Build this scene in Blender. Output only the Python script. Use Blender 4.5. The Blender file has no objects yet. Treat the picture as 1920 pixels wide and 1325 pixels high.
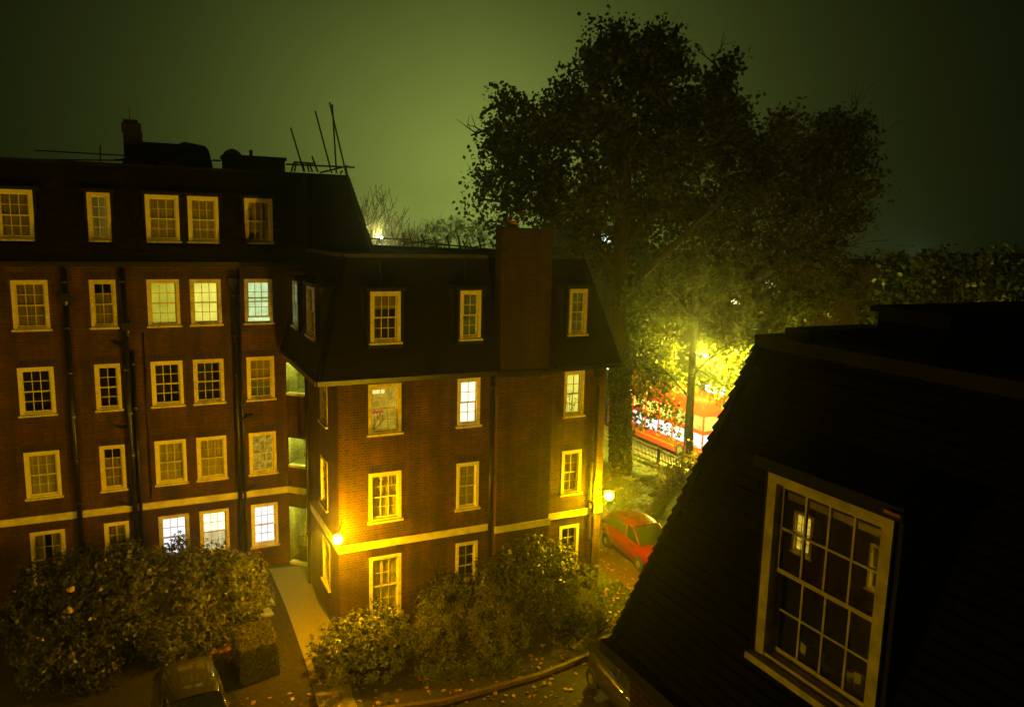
import bpy, math, random
import numpy as np
from mathutils import Vector, Matrix, noise
random.seed(7)
RNG = np.random.default_rng(11)
sc = bpy.context.scene
COL = sc.collection
# ------------------------------------------------------------------ camera
CAMZ = 12.65
F, YAW, PIT, ROL = 1453.145, math.radians(26.0416), math.radians(8.97931), math.radians(1.34384)
fw = Vector((math.sin(YAW)*math.cos(PIT), math.cos(YAW)*math.cos(PIT), -math.sin(PIT)))
r0 = Vector((math.cos(YAW), -math.sin(YAW), 0)); u0 = r0.cross(fw)
RT = math.cos(ROL)*r0 + math.sin(ROL)*u0
UP = -math.sin(ROL)*r0 + math.cos(ROL)*u0
def ray(x, y): return fw + RT*((x-960)/F) - UP*((y-662.5)/F)
def _p(d, t): return Vector((d.x*t, d.y*t, d.z*t + CAMZ))
def atY(x, y, Y): d = ray(x, y); return _p(d, Y/d.y)
def atX(x, y, X): d = ray(x, y); return _p(d, X/d.x)
def atZ(x, y, Z): d = ray(x, y); return _p(d, (Z-CAMZ)/d.z)
cd = bpy.data.cameras.new('camera'); cam = bpy.data.objects.new('camera', cd); COL.objects.link(cam)
cd.sensor_fit = 'HORIZONTAL'; cd.sensor_width = 36; cd.lens = F/1920*36
cd.clip_start = .05; cd.clip_end = 2000
m = Matrix((RT, UP, -fw)).transposed().to_4x4(); m.translation = (0, 0, CAMZ)
cam.matrix_world = m
sc.camera = cam

# ------------------------------------------------------------------ materials
def newmat(name):
    mt = bpy.data.materials.new(name); mt.use_nodes = True
    nt = mt.node_tree; nt.nodes.clear()
    out = nt.nodes.new('ShaderNodeOutputMaterial')
    return mt, nt, out
def N(nt, t, **kw):
    n = nt.nodes.new(t)
    for k, v in kw.items():
        if k in n.inputs: n.inputs[k].default_value = v
        else: setattr(n, k, v)
    return n
def c4(c): return (c[0], c[1], c[2], 1)
def plain(name, col, rough=.6, metal=0, var=.25, scale=6, bump=0, spec=.5, coat=0):
    mt, nt, out = newmat(name)
    b = N(nt, 'ShaderNodeBsdfPrincipled'); b.inputs['Roughness'].default_value = rough
    b.inputs['Metallic'].default_value = metal; b.inputs['Specular IOR Level'].default_value = spec
    b.inputs['Coat Weight'].default_value = coat
    tc = N(nt, 'ShaderNodeTexCoord')
    nz = N(nt, 'ShaderNodeTexNoise'); nz.inputs['Scale'].default_value = scale; nz.inputs['Detail'].default_value = 6
    nt.links.new(tc.outputs['Object'], nz.inputs['Vector'])
    mx = N(nt, 'ShaderNodeMix', data_type='RGBA')
    mx.inputs[6].default_value = c4([v*(1-var) for v in col]); mx.inputs[7].default_value = c4([min(1, v*(1+var)) for v in col])
    mrp = N(nt, 'ShaderNodeMapRange'); mrp.inputs['From Min'].default_value = .32; mrp.inputs['From Max'].default_value = .68
    nt.links.new(nz.outputs['Fac'], mrp.inputs['Value']); nt.links.new(mrp.outputs[0], mx.inputs[0]); nt.links.new(mx.outputs[2], b.inputs['Base Color'])
    if bump:
        bp = N(nt, 'ShaderNodeBump'); bp.inputs['Strength'].default_value = bump; bp.inputs['Distance'].default_value = .02
        nt.links.new(nz.outputs['Fac'], bp.inputs['Height']); nt.links.new(bp.outputs['Normal'], b.inputs['Normal'])
    nt.links.new(b.outputs[0], out.inputs[0])
    return mt
def brickmat(name, rot=False, dark=1.0, cols=((.040, .012, .008), (.112, .031, .018), (.165, .095, .06))):
    cc = [c4([v*dark for v in c]) for c in cols]
    mt, nt, out = newmat(name)
    b = N(nt, 'ShaderNodeBsdfPrincipled'); b.inputs['Roughness'].default_value = .8
    uv = N(nt, 'ShaderNodeUVMap'); mp = N(nt, 'ShaderNodeMapping')
    if rot: mp.inputs['Rotation'].default_value = (0, 0, math.pi/2)
    nt.links.new(uv.outputs[0], mp.inputs['Vector'])
    nd = N(nt, 'ShaderNodeTexNoise'); nd.inputs['Scale'].default_value = 5
    nt.links.new(mp.outputs[0], nd.inputs['Vector'])
    va = N(nt, 'ShaderNodeMixRGB', blend_type='ADD'); va.inputs[0].default_value = .012
    nt.links.new(mp.outputs[0], va.inputs[1]); nt.links.new(nd.outputs['Color'], va.inputs[2])
    br = N(nt, 'ShaderNodeTexBrick'); br.offset = .5; br.squash = 0.5; br.squash_frequency = 2
    for k, v in dict(Scale=1.0).items(): br.inputs[k].default_value = v
    br.inputs['Mortar Size'].default_value = .009; br.inputs['Mortar Smooth'].default_value = .15
    br.inputs['Brick Width'].default_value = .225; br.inputs['Row Height'].default_value = .082
    br.inputs['Bias'].default_value = -.1
    br.inputs['Color1'].default_value = cc[0]; br.inputs['Color2'].default_value = cc[1]
    br.inputs['Mortar'].default_value = cc[2]
    nt.links.new(va.outputs[0], br.inputs['Vector'])
    n2 = N(nt, 'ShaderNodeTexNoise'); n2.inputs['Scale'].default_value = .9; n2.inputs['Detail'].default_value = 8; n2.inputs['Roughness'].default_value = .65
    nt.links.new(mp.outputs[0], n2.inputs['Vector'])
    rp = N(nt, 'ShaderNodeValToRGB'); rp.color_ramp.elements[0].position = .3; rp.color_ramp.elements[1].position = .72
    rp.color_ramp.elements[0].color = (.35, .32, .3, 1); rp.color_ramp.elements[1].color = (1.25, 1.2, 1.15, 1)
    nt.links.new(n2.outputs['Fac'], rp.inputs[0])
    ml = N(nt, 'ShaderNodeMixRGB', blend_type='MULTIPLY'); ml.inputs[0].default_value = 1
    nt.links.new(br.outputs['Color'], ml.inputs[1]); nt.links.new(rp.outputs[0], ml.inputs[2])
    m3 = N(nt, 'ShaderNodeMapping'); m3.inputs['Scale'].default_value = (1.6, .12, 1); nt.links.new(uv.outputs[0], m3.inputs['Vector'])
    n3 = N(nt, 'ShaderNodeTexNoise'); n3.inputs['Scale'].default_value = 1.6; n3.inputs['Detail'].default_value = 5; nt.links.new(m3.outputs[0], n3.inputs['Vector'])
    r3 = N(nt, 'ShaderNodeMapRange'); r3.inputs['From Min'].default_value = .35; r3.inputs['From Max'].default_value = .6; r3.inputs['To Min'].default_value = .55; r3.inputs['To Max'].default_value = 1.08
    nt.links.new(n3.outputs['Fac'], r3.inputs['Value'])
    mm = N(nt, 'ShaderNodeMixRGB', blend_type='MULTIPLY'); mm.inputs[0].default_value = 1; nt.links.new(ml.outputs[0], mm.inputs[1]); nt.links.new(r3.outputs[0], mm.inputs[2])
    nt.links.new(mm.outputs[0], b.inputs['Base Color'])
    bp = N(nt, 'ShaderNodeBump'); bp.invert = True; bp.inputs['Strength'].default_value = .8; bp.inputs['Distance'].default_value = .012
    nt.links.new(br.outputs['Fac'], bp.inputs['Height']); nt.links.new(bp.outputs['Normal'], b.inputs['Normal'])
    nt.links.new(b.outputs[0], out.inputs[0])
    return mt
def tilemat(name, col):
    mt, nt, out = newmat(name)
    b = N(nt, 'ShaderNodeBsdfPrincipled'); b.inputs['Roughness'].default_value = .75; b.inputs['Specular IOR Level'].default_value = .08
    uv = N(nt, 'ShaderNodeUVMap')
    br = N(nt, 'ShaderNodeTexBrick'); br.offset = .5
    br.inputs['Scale'].default_value = 1; br.inputs['Mortar Size'].default_value = .006
    br.inputs['Brick Width'].default_value = .17; br.inputs['Row Height'].default_value = .11
    br.inputs['Color1'].default_value = c4([v*.6 for v in col]); br.inputs['Color2'].default_value = c4([v*1.5 for v in col])
    br.inputs['Mortar'].default_value = c4([v*.2 for v in col])
    nt.links.new(uv.outputs[0], br.inputs['Vector']); nt.links.new(br.outputs['Color'], b.inputs['Base Color'])
    bp = N(nt, 'ShaderNodeBump'); bp.invert = True; bp.inputs['Strength'].default_value = 1; bp.inputs['Distance'].default_value = .02
    nt.links.new(br.outputs['Fac'], bp.inputs['Height']); nt.links.new(bp.outputs['Normal'], b.inputs['Normal'])
    nt.links.new(b.outputs[0], out.inputs[0])
    return mt
def emis(name, col, strength, var=0, scale=2., pleat=0):
    """something that gives off light: a lit room, a curtain lit from behind, a lamp globe"""
    mt, nt, out = newmat(name)
    e = N(nt, 'ShaderNodeEmission'); e.inputs['Strength'].default_value = strength; e.inputs['Color'].default_value = c4(col)
    if var:
        tc = N(nt, 'ShaderNodeTexCoord')
        mpp = N(nt, 'ShaderNodeMapping')
        if pleat: mpp.inputs['Scale'].default_value = (9, 9, .35)
        nt.links.new(tc.outputs['Object'], mpp.inputs['Vector'])
        nz = N(nt, 'ShaderNodeTexNoise'); nz.inputs['Scale'].default_value = scale; nz.inputs['Detail'].default_value = 2
        nt.links.new(mpp.outputs[0], nz.inputs['Vector'])
        mr = N(nt, 'ShaderNodeMapRange'); mr.inputs['From Min'].default_value = .3; mr.inputs['From Max'].default_value = .7
        mr.inputs['To Min'].default_value = strength*(1-var); mr.inputs['To Max'].default_value = strength*(1+var)
        nt.links.new(nz.outputs['Fac'], mr.inputs['Value']); nt.links.new(mr.outputs[0], e.inputs['Strength'])
    nt.links.new(e.outputs[0], out.inputs[0])
    return mt
def glassmat(name, tint, refl=.10, rough=.0):
    mt, nt, out = newmat(name)
    t = N(nt, 'ShaderNodeBsdfTransparent'); t.inputs[0].default_value = c4(tint)
    g = N(nt, 'ShaderNodeBsdfGlossy'); g.inputs['Roughness'].default_value = rough; g.inputs[0].default_value = (1, 1, 1, 1)
    lw = N(nt, 'ShaderNodeLayerWeight'); lw.inputs[0].default_value = .35
    mr = N(nt, 'ShaderNodeMapRange'); mr.inputs['To Min'].default_value = refl; mr.inputs['To Max'].default_value = .38
    nt.links.new(lw.outputs['Fresnel'], mr.inputs['Value'])
    mx = N(nt, 'ShaderNodeMixShader'); nt.links.new(mr.outputs[0], mx.inputs[0])
    nt.links.new(t.outputs[0], mx.inputs[1]); nt.links.new(g.outputs[0], mx.inputs[2]); nt.links.new(mx.outputs[0], out.inputs[0])
    return mt
def leafmat(name, ca, cb, rough=.5, transl=.3, spec=.4, third=None):
    mt, nt, out = newmat(name)
    ge = N(nt, 'ShaderNodeNewGeometry')
    rp = N(nt, 'ShaderNodeValToRGB')
    rp.color_ramp.elements[0].color = c4(ca); rp.color_ramp.elements[1].color = c4(cb)
    if third:
        rp.color_ramp.elements[1].position = .86
        el = rp.color_ramp.elements.new(.97); el.color = c4(third)
    nt.links.new(ge.outputs['Random Per Island'], rp.inputs[0])
    b = N(nt, 'ShaderNodeBsdfPrincipled'); b.inputs['Roughness'].default_value = rough; b.inputs['Specular IOR Level'].default_value = spec
    tr = N(nt, 'ShaderNodeBsdfTranslucent')
    nt.links.new(rp.outputs[0], b.inputs['Base Color']); nt.links.new(rp.outputs[0], tr.inputs[0])
    mx = N(nt, 'ShaderNodeMixShader'); mx.inputs[0].default_value = transl
    nt.links.new(b.outputs[0], mx.inputs[1]); nt.links.new(tr.outputs[0], mx.inputs[2]); nt.links.new(mx.outputs[0], out.inputs[0])
    return mt
def clothmat(name, col, transl=.3):
    mt, nt, out = newmat(name)
    d = N(nt, 'ShaderNodeBsdfDiffuse'); tr = N(nt, 'ShaderNodeBsdfTranslucent')
    tc = N(nt, 'ShaderNodeTexCoord'); mp = N(nt, 'ShaderNodeMapping'); mp.inputs['Scale'].default_value = (14, 14, .6)
    nz = N(nt, 'ShaderNodeTexNoise'); nz.inputs['Scale'].default_value = 1.5; nz.inputs['Detail'].default_value = 3
    nt.links.new(tc.outputs['Object'], mp.inputs[0]); nt.links.new(mp.outputs[0], nz.inputs['Vector'])
    mx = N(nt, 'ShaderNodeMix', data_type='RGBA'); mx.inputs[6].default_value = c4([v*.55 for v in col]); mx.inputs[7].default_value = c4([min(1, v*1.25) for v in col])
    nt.links.new(nz.outputs['Fac'], mx.inputs[0]); nt.links.new(mx.outputs[2], d.inputs[0]); nt.links.new(mx.outputs[2], tr.inputs[0])
    ms = N(nt, 'ShaderNodeMixShader'); ms.inputs[0].default_value = transl
    nt.links.new(d.outputs[0], ms.inputs[1]); nt.links.new(tr.outputs[0], ms.inputs[2]); nt.links.new(ms.outputs[0], out.inputs[0])
    return mt

M = {}
M['brick'] = brickmat('red brick'); M['soldier'] = brickmat('soldier course brick', rot=True, dark=.7)
M['chimney'] = brickmat('dimmed chimney brick', dark=.5)  # brick colour lowered for weak lamplight high on the stack
M['shaded'] = brickmat('soot black brick', dark=.16)  # near-black brick: the lack of lamplight is put into its colour
M['stairbrick'] = brickmat('painted stair brick', dark=1.0, cols=((.36, .36, .13), (.55, .55, .2), (.25, .25, .1)))
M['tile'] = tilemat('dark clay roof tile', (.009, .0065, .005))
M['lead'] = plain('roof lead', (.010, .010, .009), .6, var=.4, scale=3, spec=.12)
M['neartile'] = tilemat('near tile darkened', (.0045, .0035, .003))  # roof tile copied darker to hold the near slope in shade
M['felt'] = plain('flat roof felt', (.010, .010, .009), .9, var=.5, scale=1.5, spec=.1)
M['white'] = plain('cream white gloss paint', (.84, .77, .50), .4, var=.08, scale=5)
PAINTS = [M['white'], plain('yellowed cream paint', (.76, .66, .38), .5, var=.15, scale=9), plain('weathered cream paint', (.66, .58, .36), .6, var=.28, scale=7)]
M['stone'] = plain('cream painted stone band', (.66, .60, .46), .7, var=.22, scale=3)
M['iron'] = plain('black painted iron', (.012, .012, .012), .35, var=.3)
M['steel'] = plain('galvanised scaffold tube', (.03, .03, .025), .5, var=.3)
M['glass'] = glassmat('window glass', (.92, .94, .92))
M['fgglass'] = glassmat('near window glass', (.95, .96, .93), refl=.16)
M['room'] = plain('dark room wall', (.05, .045, .035), .9, var=.4, scale=2)
M['net'] = clothmat('net curtain', (.72, .62, .40)); M['netdim'] = clothmat('dim curtain', (.45, .36, .22))
M['blind'] = clothmat('roller blind', (.45, .38, .24), .2)
M['asphalt'] = plain('damp asphalt', (.018, .015, .012), .7, var=.6, scale=5, bump=.4, spec=.2)
M['drive'] = plain('brown tarmac drive', (.075, .038, .022), .6, var=.4, scale=6, bump=.25)
M['gravel'] = plain('pea gravel path', (.25, .21, .12), .85, var=.7, scale=38, bump=1)
M['slab'] = plain('paving slab', (.3, .29, .24), .8, var=.3, scale=4)
M['soil'] = plain('dark soil', (.03, .022, .015), .95, var=.5, scale=8, bump=.6)
M['lawn'] = plain('damp lawn', (.045, .06, .015), .8, var=.6, scale=30, bump=.8)
M['road'] = plain('road asphalt', (.12, .125, .1), .6, var=.2, scale=5)
M['kerb'] = plain('concrete kerb', (.3, .28, .22), .8, var=.2)
M['bark'] = plain('mottled bark', (.035, .028, .018), .9, var=.55, scale=5, bump=.6)
M['rubber'] = plain('tyre rubber', (.015, .015, .015), .8)
M['wheel'] = plain('wheel trim', (.32, .32, .3), .4, metal=.7)
M['carred'] = plain('red car paint', (.15, .004, .003), .25, var=.08, coat=.6)
M['cardark'] = plain('dark car paint', (.03, .028, .025), .12, var=.1, coat=1)
M['cargrey'] = plain('grey car paint', (.05, .045, .038), .2, var=.1, coat=.8)
M['carglass'] = plain('car window', (.02, .025, .02), .06, var=.1, spec=.8)
M['headlamp'] = plain('headlamp lens', (.7, .68, .6), .1, var=.1, spec=.8)
M['busred'] = plain('red bus paint', (.62, .03, .025), .3, var=.08, coat=.4)
M['paper'] = plain('white card', (.88, .88, .7), .7, var=.1)
M['bottle'] = plain('green bottle glass', (.35, .5, .18), .12, var=.2, spec=.8)
M['yellowline'] = plain('yellow stripe', (.75, .5, .04), .6)
M['blossom'] = plain('pale blossom', (.55, .36, .16), .7, var=.2, scale=20)
M['redblossom'] = plain('red blossom', (.4, .05, .02), .7, var=.3, scale=20)
M['pot'] = plain('terracotta', (.38, .13, .05), .8)
M['redglow'] = plain('orange glow streak', (.5, .14, .03), .6, var=.5, scale=30, bump=.5)  # orange painted in for a red glow at the dormer corner
M['wood'] = plain('weathered timber', (.09, .065, .04), .8, var=.4)
# emitters
M['globe'] = emis('sodium lamp globe', (1, .66, .16), 40)
M['streetglow'] = emis('street lamp lens', (1, .88, .25), 60)
M['litwhite'] = emis('bright white room', (.88, .9, 1), 1.6, .1, 2)
M['litwarm'] = emis('bright warm room', (1, .96, .62), 1.9, .12, 3)
M['litcream'] = emis('cream curtain lit from behind', (1, .86, .42), .75, .25, 1, 1)
M['lityellow'] = emis('yellow lit room', (.78, .68, .05), .74, .2, 2)
M['lityellow2'] = emis('brighter yellow lit room', (.97, .86, .12), 1.1, .18, 2)
M['litcyan'] = emis('fluorescent lit room', (.68, .92, .42), 1.05, .22, 4)
M['litblue'] = emis('pale blue lit room', (.4, .9, .8), 1.0, .3, 4)
M['litdim'] = emis('dimly lit room', (.85, .56, .04), .55, .45, 3)
M['litamber'] = emis('amber curtain glow', (.7, .5, .06), .12, .5, 1, 1)
M['litdull'] = emis('dull lit room', (.5, .44, .03), .09, .6, 2)
M['litplant'] = emis('room glowing behind plants', (1, .9, .35), .8, .75, 14)
M['litlace'] = emis('lace curtain glow', (.78, .5, .04), .45, .7, 7)
M['litstair'] = emis('assumed stair landing light', (.8, .9, .14), 520)
M['buslight'] = emis('lower deck lights', (.95, .98, 1), 1.7, .45, 1.3)
M['busyellow'] = emis('upper deck lights', (1, .85, .12), 1.2, .5, 1.5)
M['tail'] = emis('tail lamp', (1, .05, .04), 5)
M['shop'] = emis('lit shop window', (.75, 1, .88), 3.0, .5, 2)
M['farlamp'] = emis('far lamp', (.75, 1, .95), 60)
M['farwarm'] = emis('far warm lamp', (1, .85, .35), 50)
# foliage
M['plane'] = leafmat('plane tree leaves', (.026, .042, .008), (.085, .105, .016), transl=.4)
M['street'] = leafmat('street tree leaves', (.05, .066, .010), (.14, .145, .018), transl=.45)
M['ivy'] = leafmat('ivy leaves', (.02, .03, .008), (.05, .06, .015), rough=.4)
M['laurel'] = leafmat('glossy laurel leaves', (.07, .085, .018), (.20, .20, .045), rough=.28, spec=.6, transl=.15, third=(.27, .24, .06))
M['rose'] = leafmat('rose leaves', (.055, .065, .015), (.17, .16, .035), rough=.36, transl=.2)
M['feather'] = leafmat('soft shrub leaves', (.075, .08, .022), (.21, .19, .055), rough=.65, transl=.3)
M['darkshrub'] = leafmat('dark shrub leaves', (.025, .03, .008), (.085, .08, .02), rough=.38, transl=.15)
M['box'] = leafmat('clipped box leaves', (.06, .06, .02), (.14, .115, .04), rough=.6, transl=.2)
M['dome'] = leafmat('clipped dome leaves', (.11, .14, .025), (.20, .21, .045), rough=.5, transl=.2)
M['sapling'] = leafmat('yellow sapling leaves', (.20, .17, .015), (.38, .30, .03), transl=.6)
M['farleaf'] = leafmat('far foliage', (.03, .035, .012), (.08, .08, .02), transl=.4)
M['grass'] = leafmat('grass blades', (.04, .065, .015), (.10, .12, .03), transl=.3)
M['deadleaf'] = leafmat('fallen leaves', (.20, .07, .02), (.42, .24, .05), transl=.1)

# ------------------------------------------------------------------ mesh builder
WORLD = {}
class MB:
    def __init__(s): s.v = []; s.f = []; s.uv = []; s.mi = []; s.cur = 0
    def face(s, pts, uvs=None):
        i = len(s.v); s.v += [tuple(p) for p in pts]; s.f.append(tuple(range(i, i+len(pts))))
        s.uv += list(uvs) if uvs else [(0, 0)]*len(pts); s.mi.append(s.cur); return s
    def bx(s, o, a, b, c):
        """box from corner o along vectors a, b, c"""
        o, a, b, c = map(Vector, (o, a, b, c))
        if a.cross(b).dot(c) < 0: a, b = b, a
        p = [o, o+a, o+a+b, o+b, o+c, o+a+c, o+a+b+c, o+b+c]
        for q in ((0, 3, 2, 1), (4, 5, 6, 7), (0, 1, 5, 4), (1, 2, 6, 5), (2, 3, 7, 6), (3, 0, 4, 7)):
            n = (p[q[1]]-p[q[0]]).cross(p[q[3]]-p[q[0]])
            uvs = []
            for k in q:
                w = p[k]
                uvs.append((w.x+w.y, w.z) if abs(n.z) < .7*n.length else (w.x, w.y))
            s.face([p[k] for k in q], uvs)
        return s
    def aabb(s, x0, x1, y0, y1, z0, z1): return s.bx((x0, y0, z0), (x1-x0, 0, 0), (0, y1-y0, 0), (0, 0, z1-z0))
    def tube(s, pts, rad, n=8, cap=True):
        pts = [Vector(p) for p in pts]; rr = rad if isinstance(rad, (list, tuple)) else [rad]*len(pts)
        base = len(s.v); ref = None
        for i, p in enumerate(pts):
            d = (pts[min(i+1, len(pts)-1)]-pts[max(i-1, 0)]).normalized()
            if ref is None or abs(ref.dot(d)) > .95: ref = Vector((0, 0, 1)) if abs(d.z) < .9 else Vector((1, 0, 0))
            a = d.cross(ref).normalized(); b = d.cross(a)
            for k in range(n):
                t = 2*math.pi*k/n; s.v.append(tuple(p+(a*math.cos(t)+b*math.sin(t))*rr[i]))
        for i in range(len(pts)-1):
            for k in range(n):
                q = (base+i*n+k, base+i*n+(k+1) % n, base+(i+1)*n+(k+1) % n, base+(i+1)*n+k)
                s.f.append(q); s.uv += [(0, 0)]*4; s.mi.append(s.cur)
        if cap:
            s.f.append(tuple(base+k for k in range(n))[::-1]); s.uv += [(0, 0)]*n; s.mi.append(s.cur)
            e = base+(len(pts)-1)*n; s.f.append(tuple(e+k for k in range(n))); s.uv += [(0, 0)]*n; s.mi.append(s.cur)
        return s
    def lathe(s, c, prof, n=16, axis=(0, 0, 1)):
        ax = Vector(axis).normalized(); c = Vector(c)
        return s.tube([c+ax*h for r, h in prof], [max(r, .001) for r, h in prof], n)
    def ball(s, c, r, n=12, sq=(1, 1, 1)):
        c = Vector(c); base = len(s.v); rows = n//2
        for i in range(rows+1):
            ph = math.pi*i/rows
            for k in range(n):
                th = 2*math.pi*k/n
                s.v.append((c.x+r*sq[0]*math.sin(ph)*math.cos(th), c.y+r*sq[1]*math.sin(ph)*math.sin(th), c.z+r*sq[2]*math.cos(ph)))
        for i in range(rows):
            for k in range(n):
                s.f.append((base+i*n+k, base+(i+1)*n+k, base+(i+1)*n+(k+1) % n, base+i*n+(k+1) % n)); s.uv += [(0, 0)]*4; s.mi.append(s.cur)
        return s
    def build(s, name, mat, parent=None, smooth=False, label=None):
        me = bpy.data.meshes.new(name); me.from_pydata(s.v, [], s.f)
        uvl = me.uv_layers.new(name='UVMap'); uvl.data.foreach_set('uv', np.array(s.uv, dtype=np.float32).ravel())
        for mm in (mat if isinstance(mat, (list, tuple)) else [mat]): me.materials.append(mm)
        me.polygons.foreach_set('material_index', s.mi)
        if smooth: me.polygons.foreach_set('use_smooth', [True]*len(me.polygons))
        me.update()
        return link(name, me, parent, label)
def link(name, me, parent=None, label=None):
    o = bpy.data.objects.new(name, me); COL.objects.link(o)
    # pivot at the middle of the bottom
    n = len(me.vertices); co = np.empty(n*3, dtype=np.float32); me.vertices.foreach_get('co', co); co = co.reshape(-1, 3)
    if n:
        lo, hi = co.min(0), co.max(0); piv = Vector(((lo[0]+hi[0])/2, (lo[1]+hi[1])/2, lo[2]))
        co -= np.array(piv, dtype=np.float32); me.vertices.foreach_set('co', co.ravel()); me.update()
        o.location = piv
    WORLD[o] = o.location.copy()
    if parent:
        o.parent = parent; o.location = WORLD[o]-WORLD[parent]
    if label: o['label'] = label
    return o
def thing(name, loc, label, cat, group=None):
    o = bpy.data.objects.new(name, None); COL.objects.link(o); o.location = loc; o.empty_display_size = .3
    WORLD[o] = Vector(loc); return tag(o, label, cat, group)
def tag(o, label, cat, group=None, kind=None):
    o['label'] = label; o['category'] = cat
    if group: o['group'] = group
    if kind: o['kind'] = kind
    return o
def struct(o, label, cat): return tag(o, label, cat, kind='structure')

def wall(mb, P, u0, u1, v0, v1, holes, su=(0, 1)):
    """planar wall with rectangular openings; P(u, v) -> point"""
    us = sorted({u0, u1, *[h[0] for h in holes], *[h[1] for h in holes]}); vs = sorted({v0, v1, *[h[2] for h in holes], *[h[3] for h in holes]})
    us = [x for x in us if u0 <= x <= u1]; vs = [x for x in vs if v0 <= x <= v1]
    for a, b in zip(us, us[1:]):
        for c, d in zip(vs, vs[1:]):
            mu, mv = (a+b)/2, (c+d)/2
            if any(h[0] < mu < h[1] and h[2] < mv < h[3] for h in holes): continue
            mb.face([P(a, c), P(b, c), P(b, d), P(a, d)], [(a, c), (b, c), (b, d), (a, d)])

Z3 = Vector((0, 0, 1))
def window(parent, o, e, n, w, h, nx, ny=4, style='dark', label=None, lintel=True, fwid=.105, open_=0, upper=None, dark_top=False, glass='glass'):
    o, e, n = Vector(o), Vector(e), Vector(n)
    def B(mb, u0, u1, v0, v1, d0, d1): mb.bx(o+e*u0+Z3*v0+n*d0, e*(u1-u0), Z3*(v1-v0), n*(d1-d0))
    sl = .065
    fr = MB()
    B(fr, 0, fwid, sl, h, -.12, .012); B(fr, w-fwid, w, sl, h, -.12, .012); B(fr, fwid, w-fwid, h-fwid, h, -.12, .0118)
    B(fr, fwid, w-fwid, sl, sl+.05, -.12, .0)
    paint = PAINTS[(int(abs(o.x)*37+abs(o.z)*11+abs(o.y)*5)) % 3]
    win = fr.build('window', paint, parent, label=label)
    s = MB(); B(s, -.05, w+.05, 0, sl, -.14, .085); s.build('sill', PAINTS[2], win)
    u0, u1, v0, v1 = fwid, w-fwid, sl+.05, h-fwid; vm = (v0+v1)/2
    st, br = .042, .021
    for k, (a, b, dep) in enumerate(((vm-.02, v1, -.05), (v0, vm+.02, -.088))):
        if k == 1 and open_: a += open_; b += open_
        q = MB(); d0, d1 = dep-.032, dep
        B(q, u0, u0+st, a, b, d0, d1); B(q, u1-st, u1, a, b, d0, d1)
        rb = .06 if k == 1 else .04
        B(q, u0+st, u1-st, a, a+rb, d0, d1); B(q, u0+st, u1-st, b-.04, b, d0, d1)
        iu0, iu1, iv0, iv1 = u0+st, u1-st, a+rb, b-.04
        for i in range(1, nx):
            x = iu0+(iu1-iu0)*i/nx; B(q, x-br/2, x+br/2, iv0, iv1, d0+.004, d1-.004)
        rows = ny//2
        for j in range(1, rows):
            y = iv0+(iv1-iv0)*j/rows; B(q, iu0, iu1, y-br/2, y+br/2, d0+.006, d1-.006)
        q.build('sash', paint, win)
        g = MB(); mid = (d0+d1)/2
        g.face([o+e*iu0+Z3*iv0+n*mid, o+e*iu1+Z3*iv0+n*mid, o+e*iu1+Z3*iv1+n*mid, o+e*iu0+Z3*iv1+n*mid])
        g.build('pane', M[glass], win)
    # room behind
    r = MB(); dr = -.75
    def Q(a, b, c, d): r.face([o+e*p[0]+Z3*p[1]+n*p[2] for p in (a, b, c, d)])
    a0, a1, b0, b1, f_ = -.15, w+.15, -.05, h+.1, -.122
    Q((a0, b0, dr), (a1, b0, dr), (a1, b1, dr), (a0, b1, dr)); Q((a0, b0, f_), (a0, b0, dr), (a0, b1, dr), (a0, b1, f_)); Q((a1, b0, dr), (a1, b0, f_), (a1, b1, f_), (a1, b1, dr))
    Q((a0, b1, dr), (a1, b1, dr), (a1, b1, f_), (a0, b1, f_)); Q((a0, b0, f_), (a1, b0, f_), (a1, b0, dr), (a0, b0, dr))
    r.build('room', M['room'], win)
    def drape(x0, x1, y0, y1, mat, dep=-.15, amp=.014, name='curtain'):
        c = MB(); k = max(8, int((x1-x0)*26)); ph = random.random()*6
        xs = [x0+(x1-x0)*i/k for i in range(k+1)]
        ds = [dep+amp*math.sin(i*1.25+ph)+amp*.5*math.sin(i*.53+ph*2) for i in range(k+1)]
        for i in range(k):
            c.face([o+e*xs[i]+Z3*y0+n*ds[i], o+e*xs[i+1]+Z3*y0+n*ds[i+1], o+e*xs[i+1]+Z3*y1+n*ds[i+1], o+e*xs[i]+Z3*y1+n*ds[i]])
        return c.build(name, mat, win, smooth=True)
    F0, F1, G0, G1 = .04, w-.04, .02, h-.03
    if style == 'net': drape(F0, F1, G0, G1, M['net'])
    elif style == 'netlow': drape(F0, F1, G0, vm+.02, M['net'])
    elif style == 'netgap': drape(F0, F1, G0, h-.45, M['netdim'])
    elif style == 'netdim': drape(F0, F1, G0, G1, M['netdim'])
    elif style == 'nethalves':
        drape(F0, w*.42, G0, G1, M['netdim']); drape(w*.6, F1, G0, G1, M['netdim'])
    elif style == 'blind': drape(F0, F1, vm-.15, G1, M['blind'], amp=.002, name='blind'); drape(F0, F1, G0, vm-.2, M['litdull'], dep=-.55, amp=0, name='lit_room')
    elif style == 'blindtop': drape(F0, F1, h-.55, G1, M['blind'], amp=.002, name='blind')
    elif style.startswith('lit'):
        if upper: drape(F0, F1, vm-.05, G1, M[upper], dep=-.3, amp=0, name='lit_room'); drape(F0, F1, G0, vm-.05, M[style], dep=-.2)
        else: drape(F0, F1, G0, G1, M[style], dep=-.14 if style in ('litblue', 'litmirror') else -.32, amp=0 if style not in ('litamber', 'litcream') else .02, name='lit_room')
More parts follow.
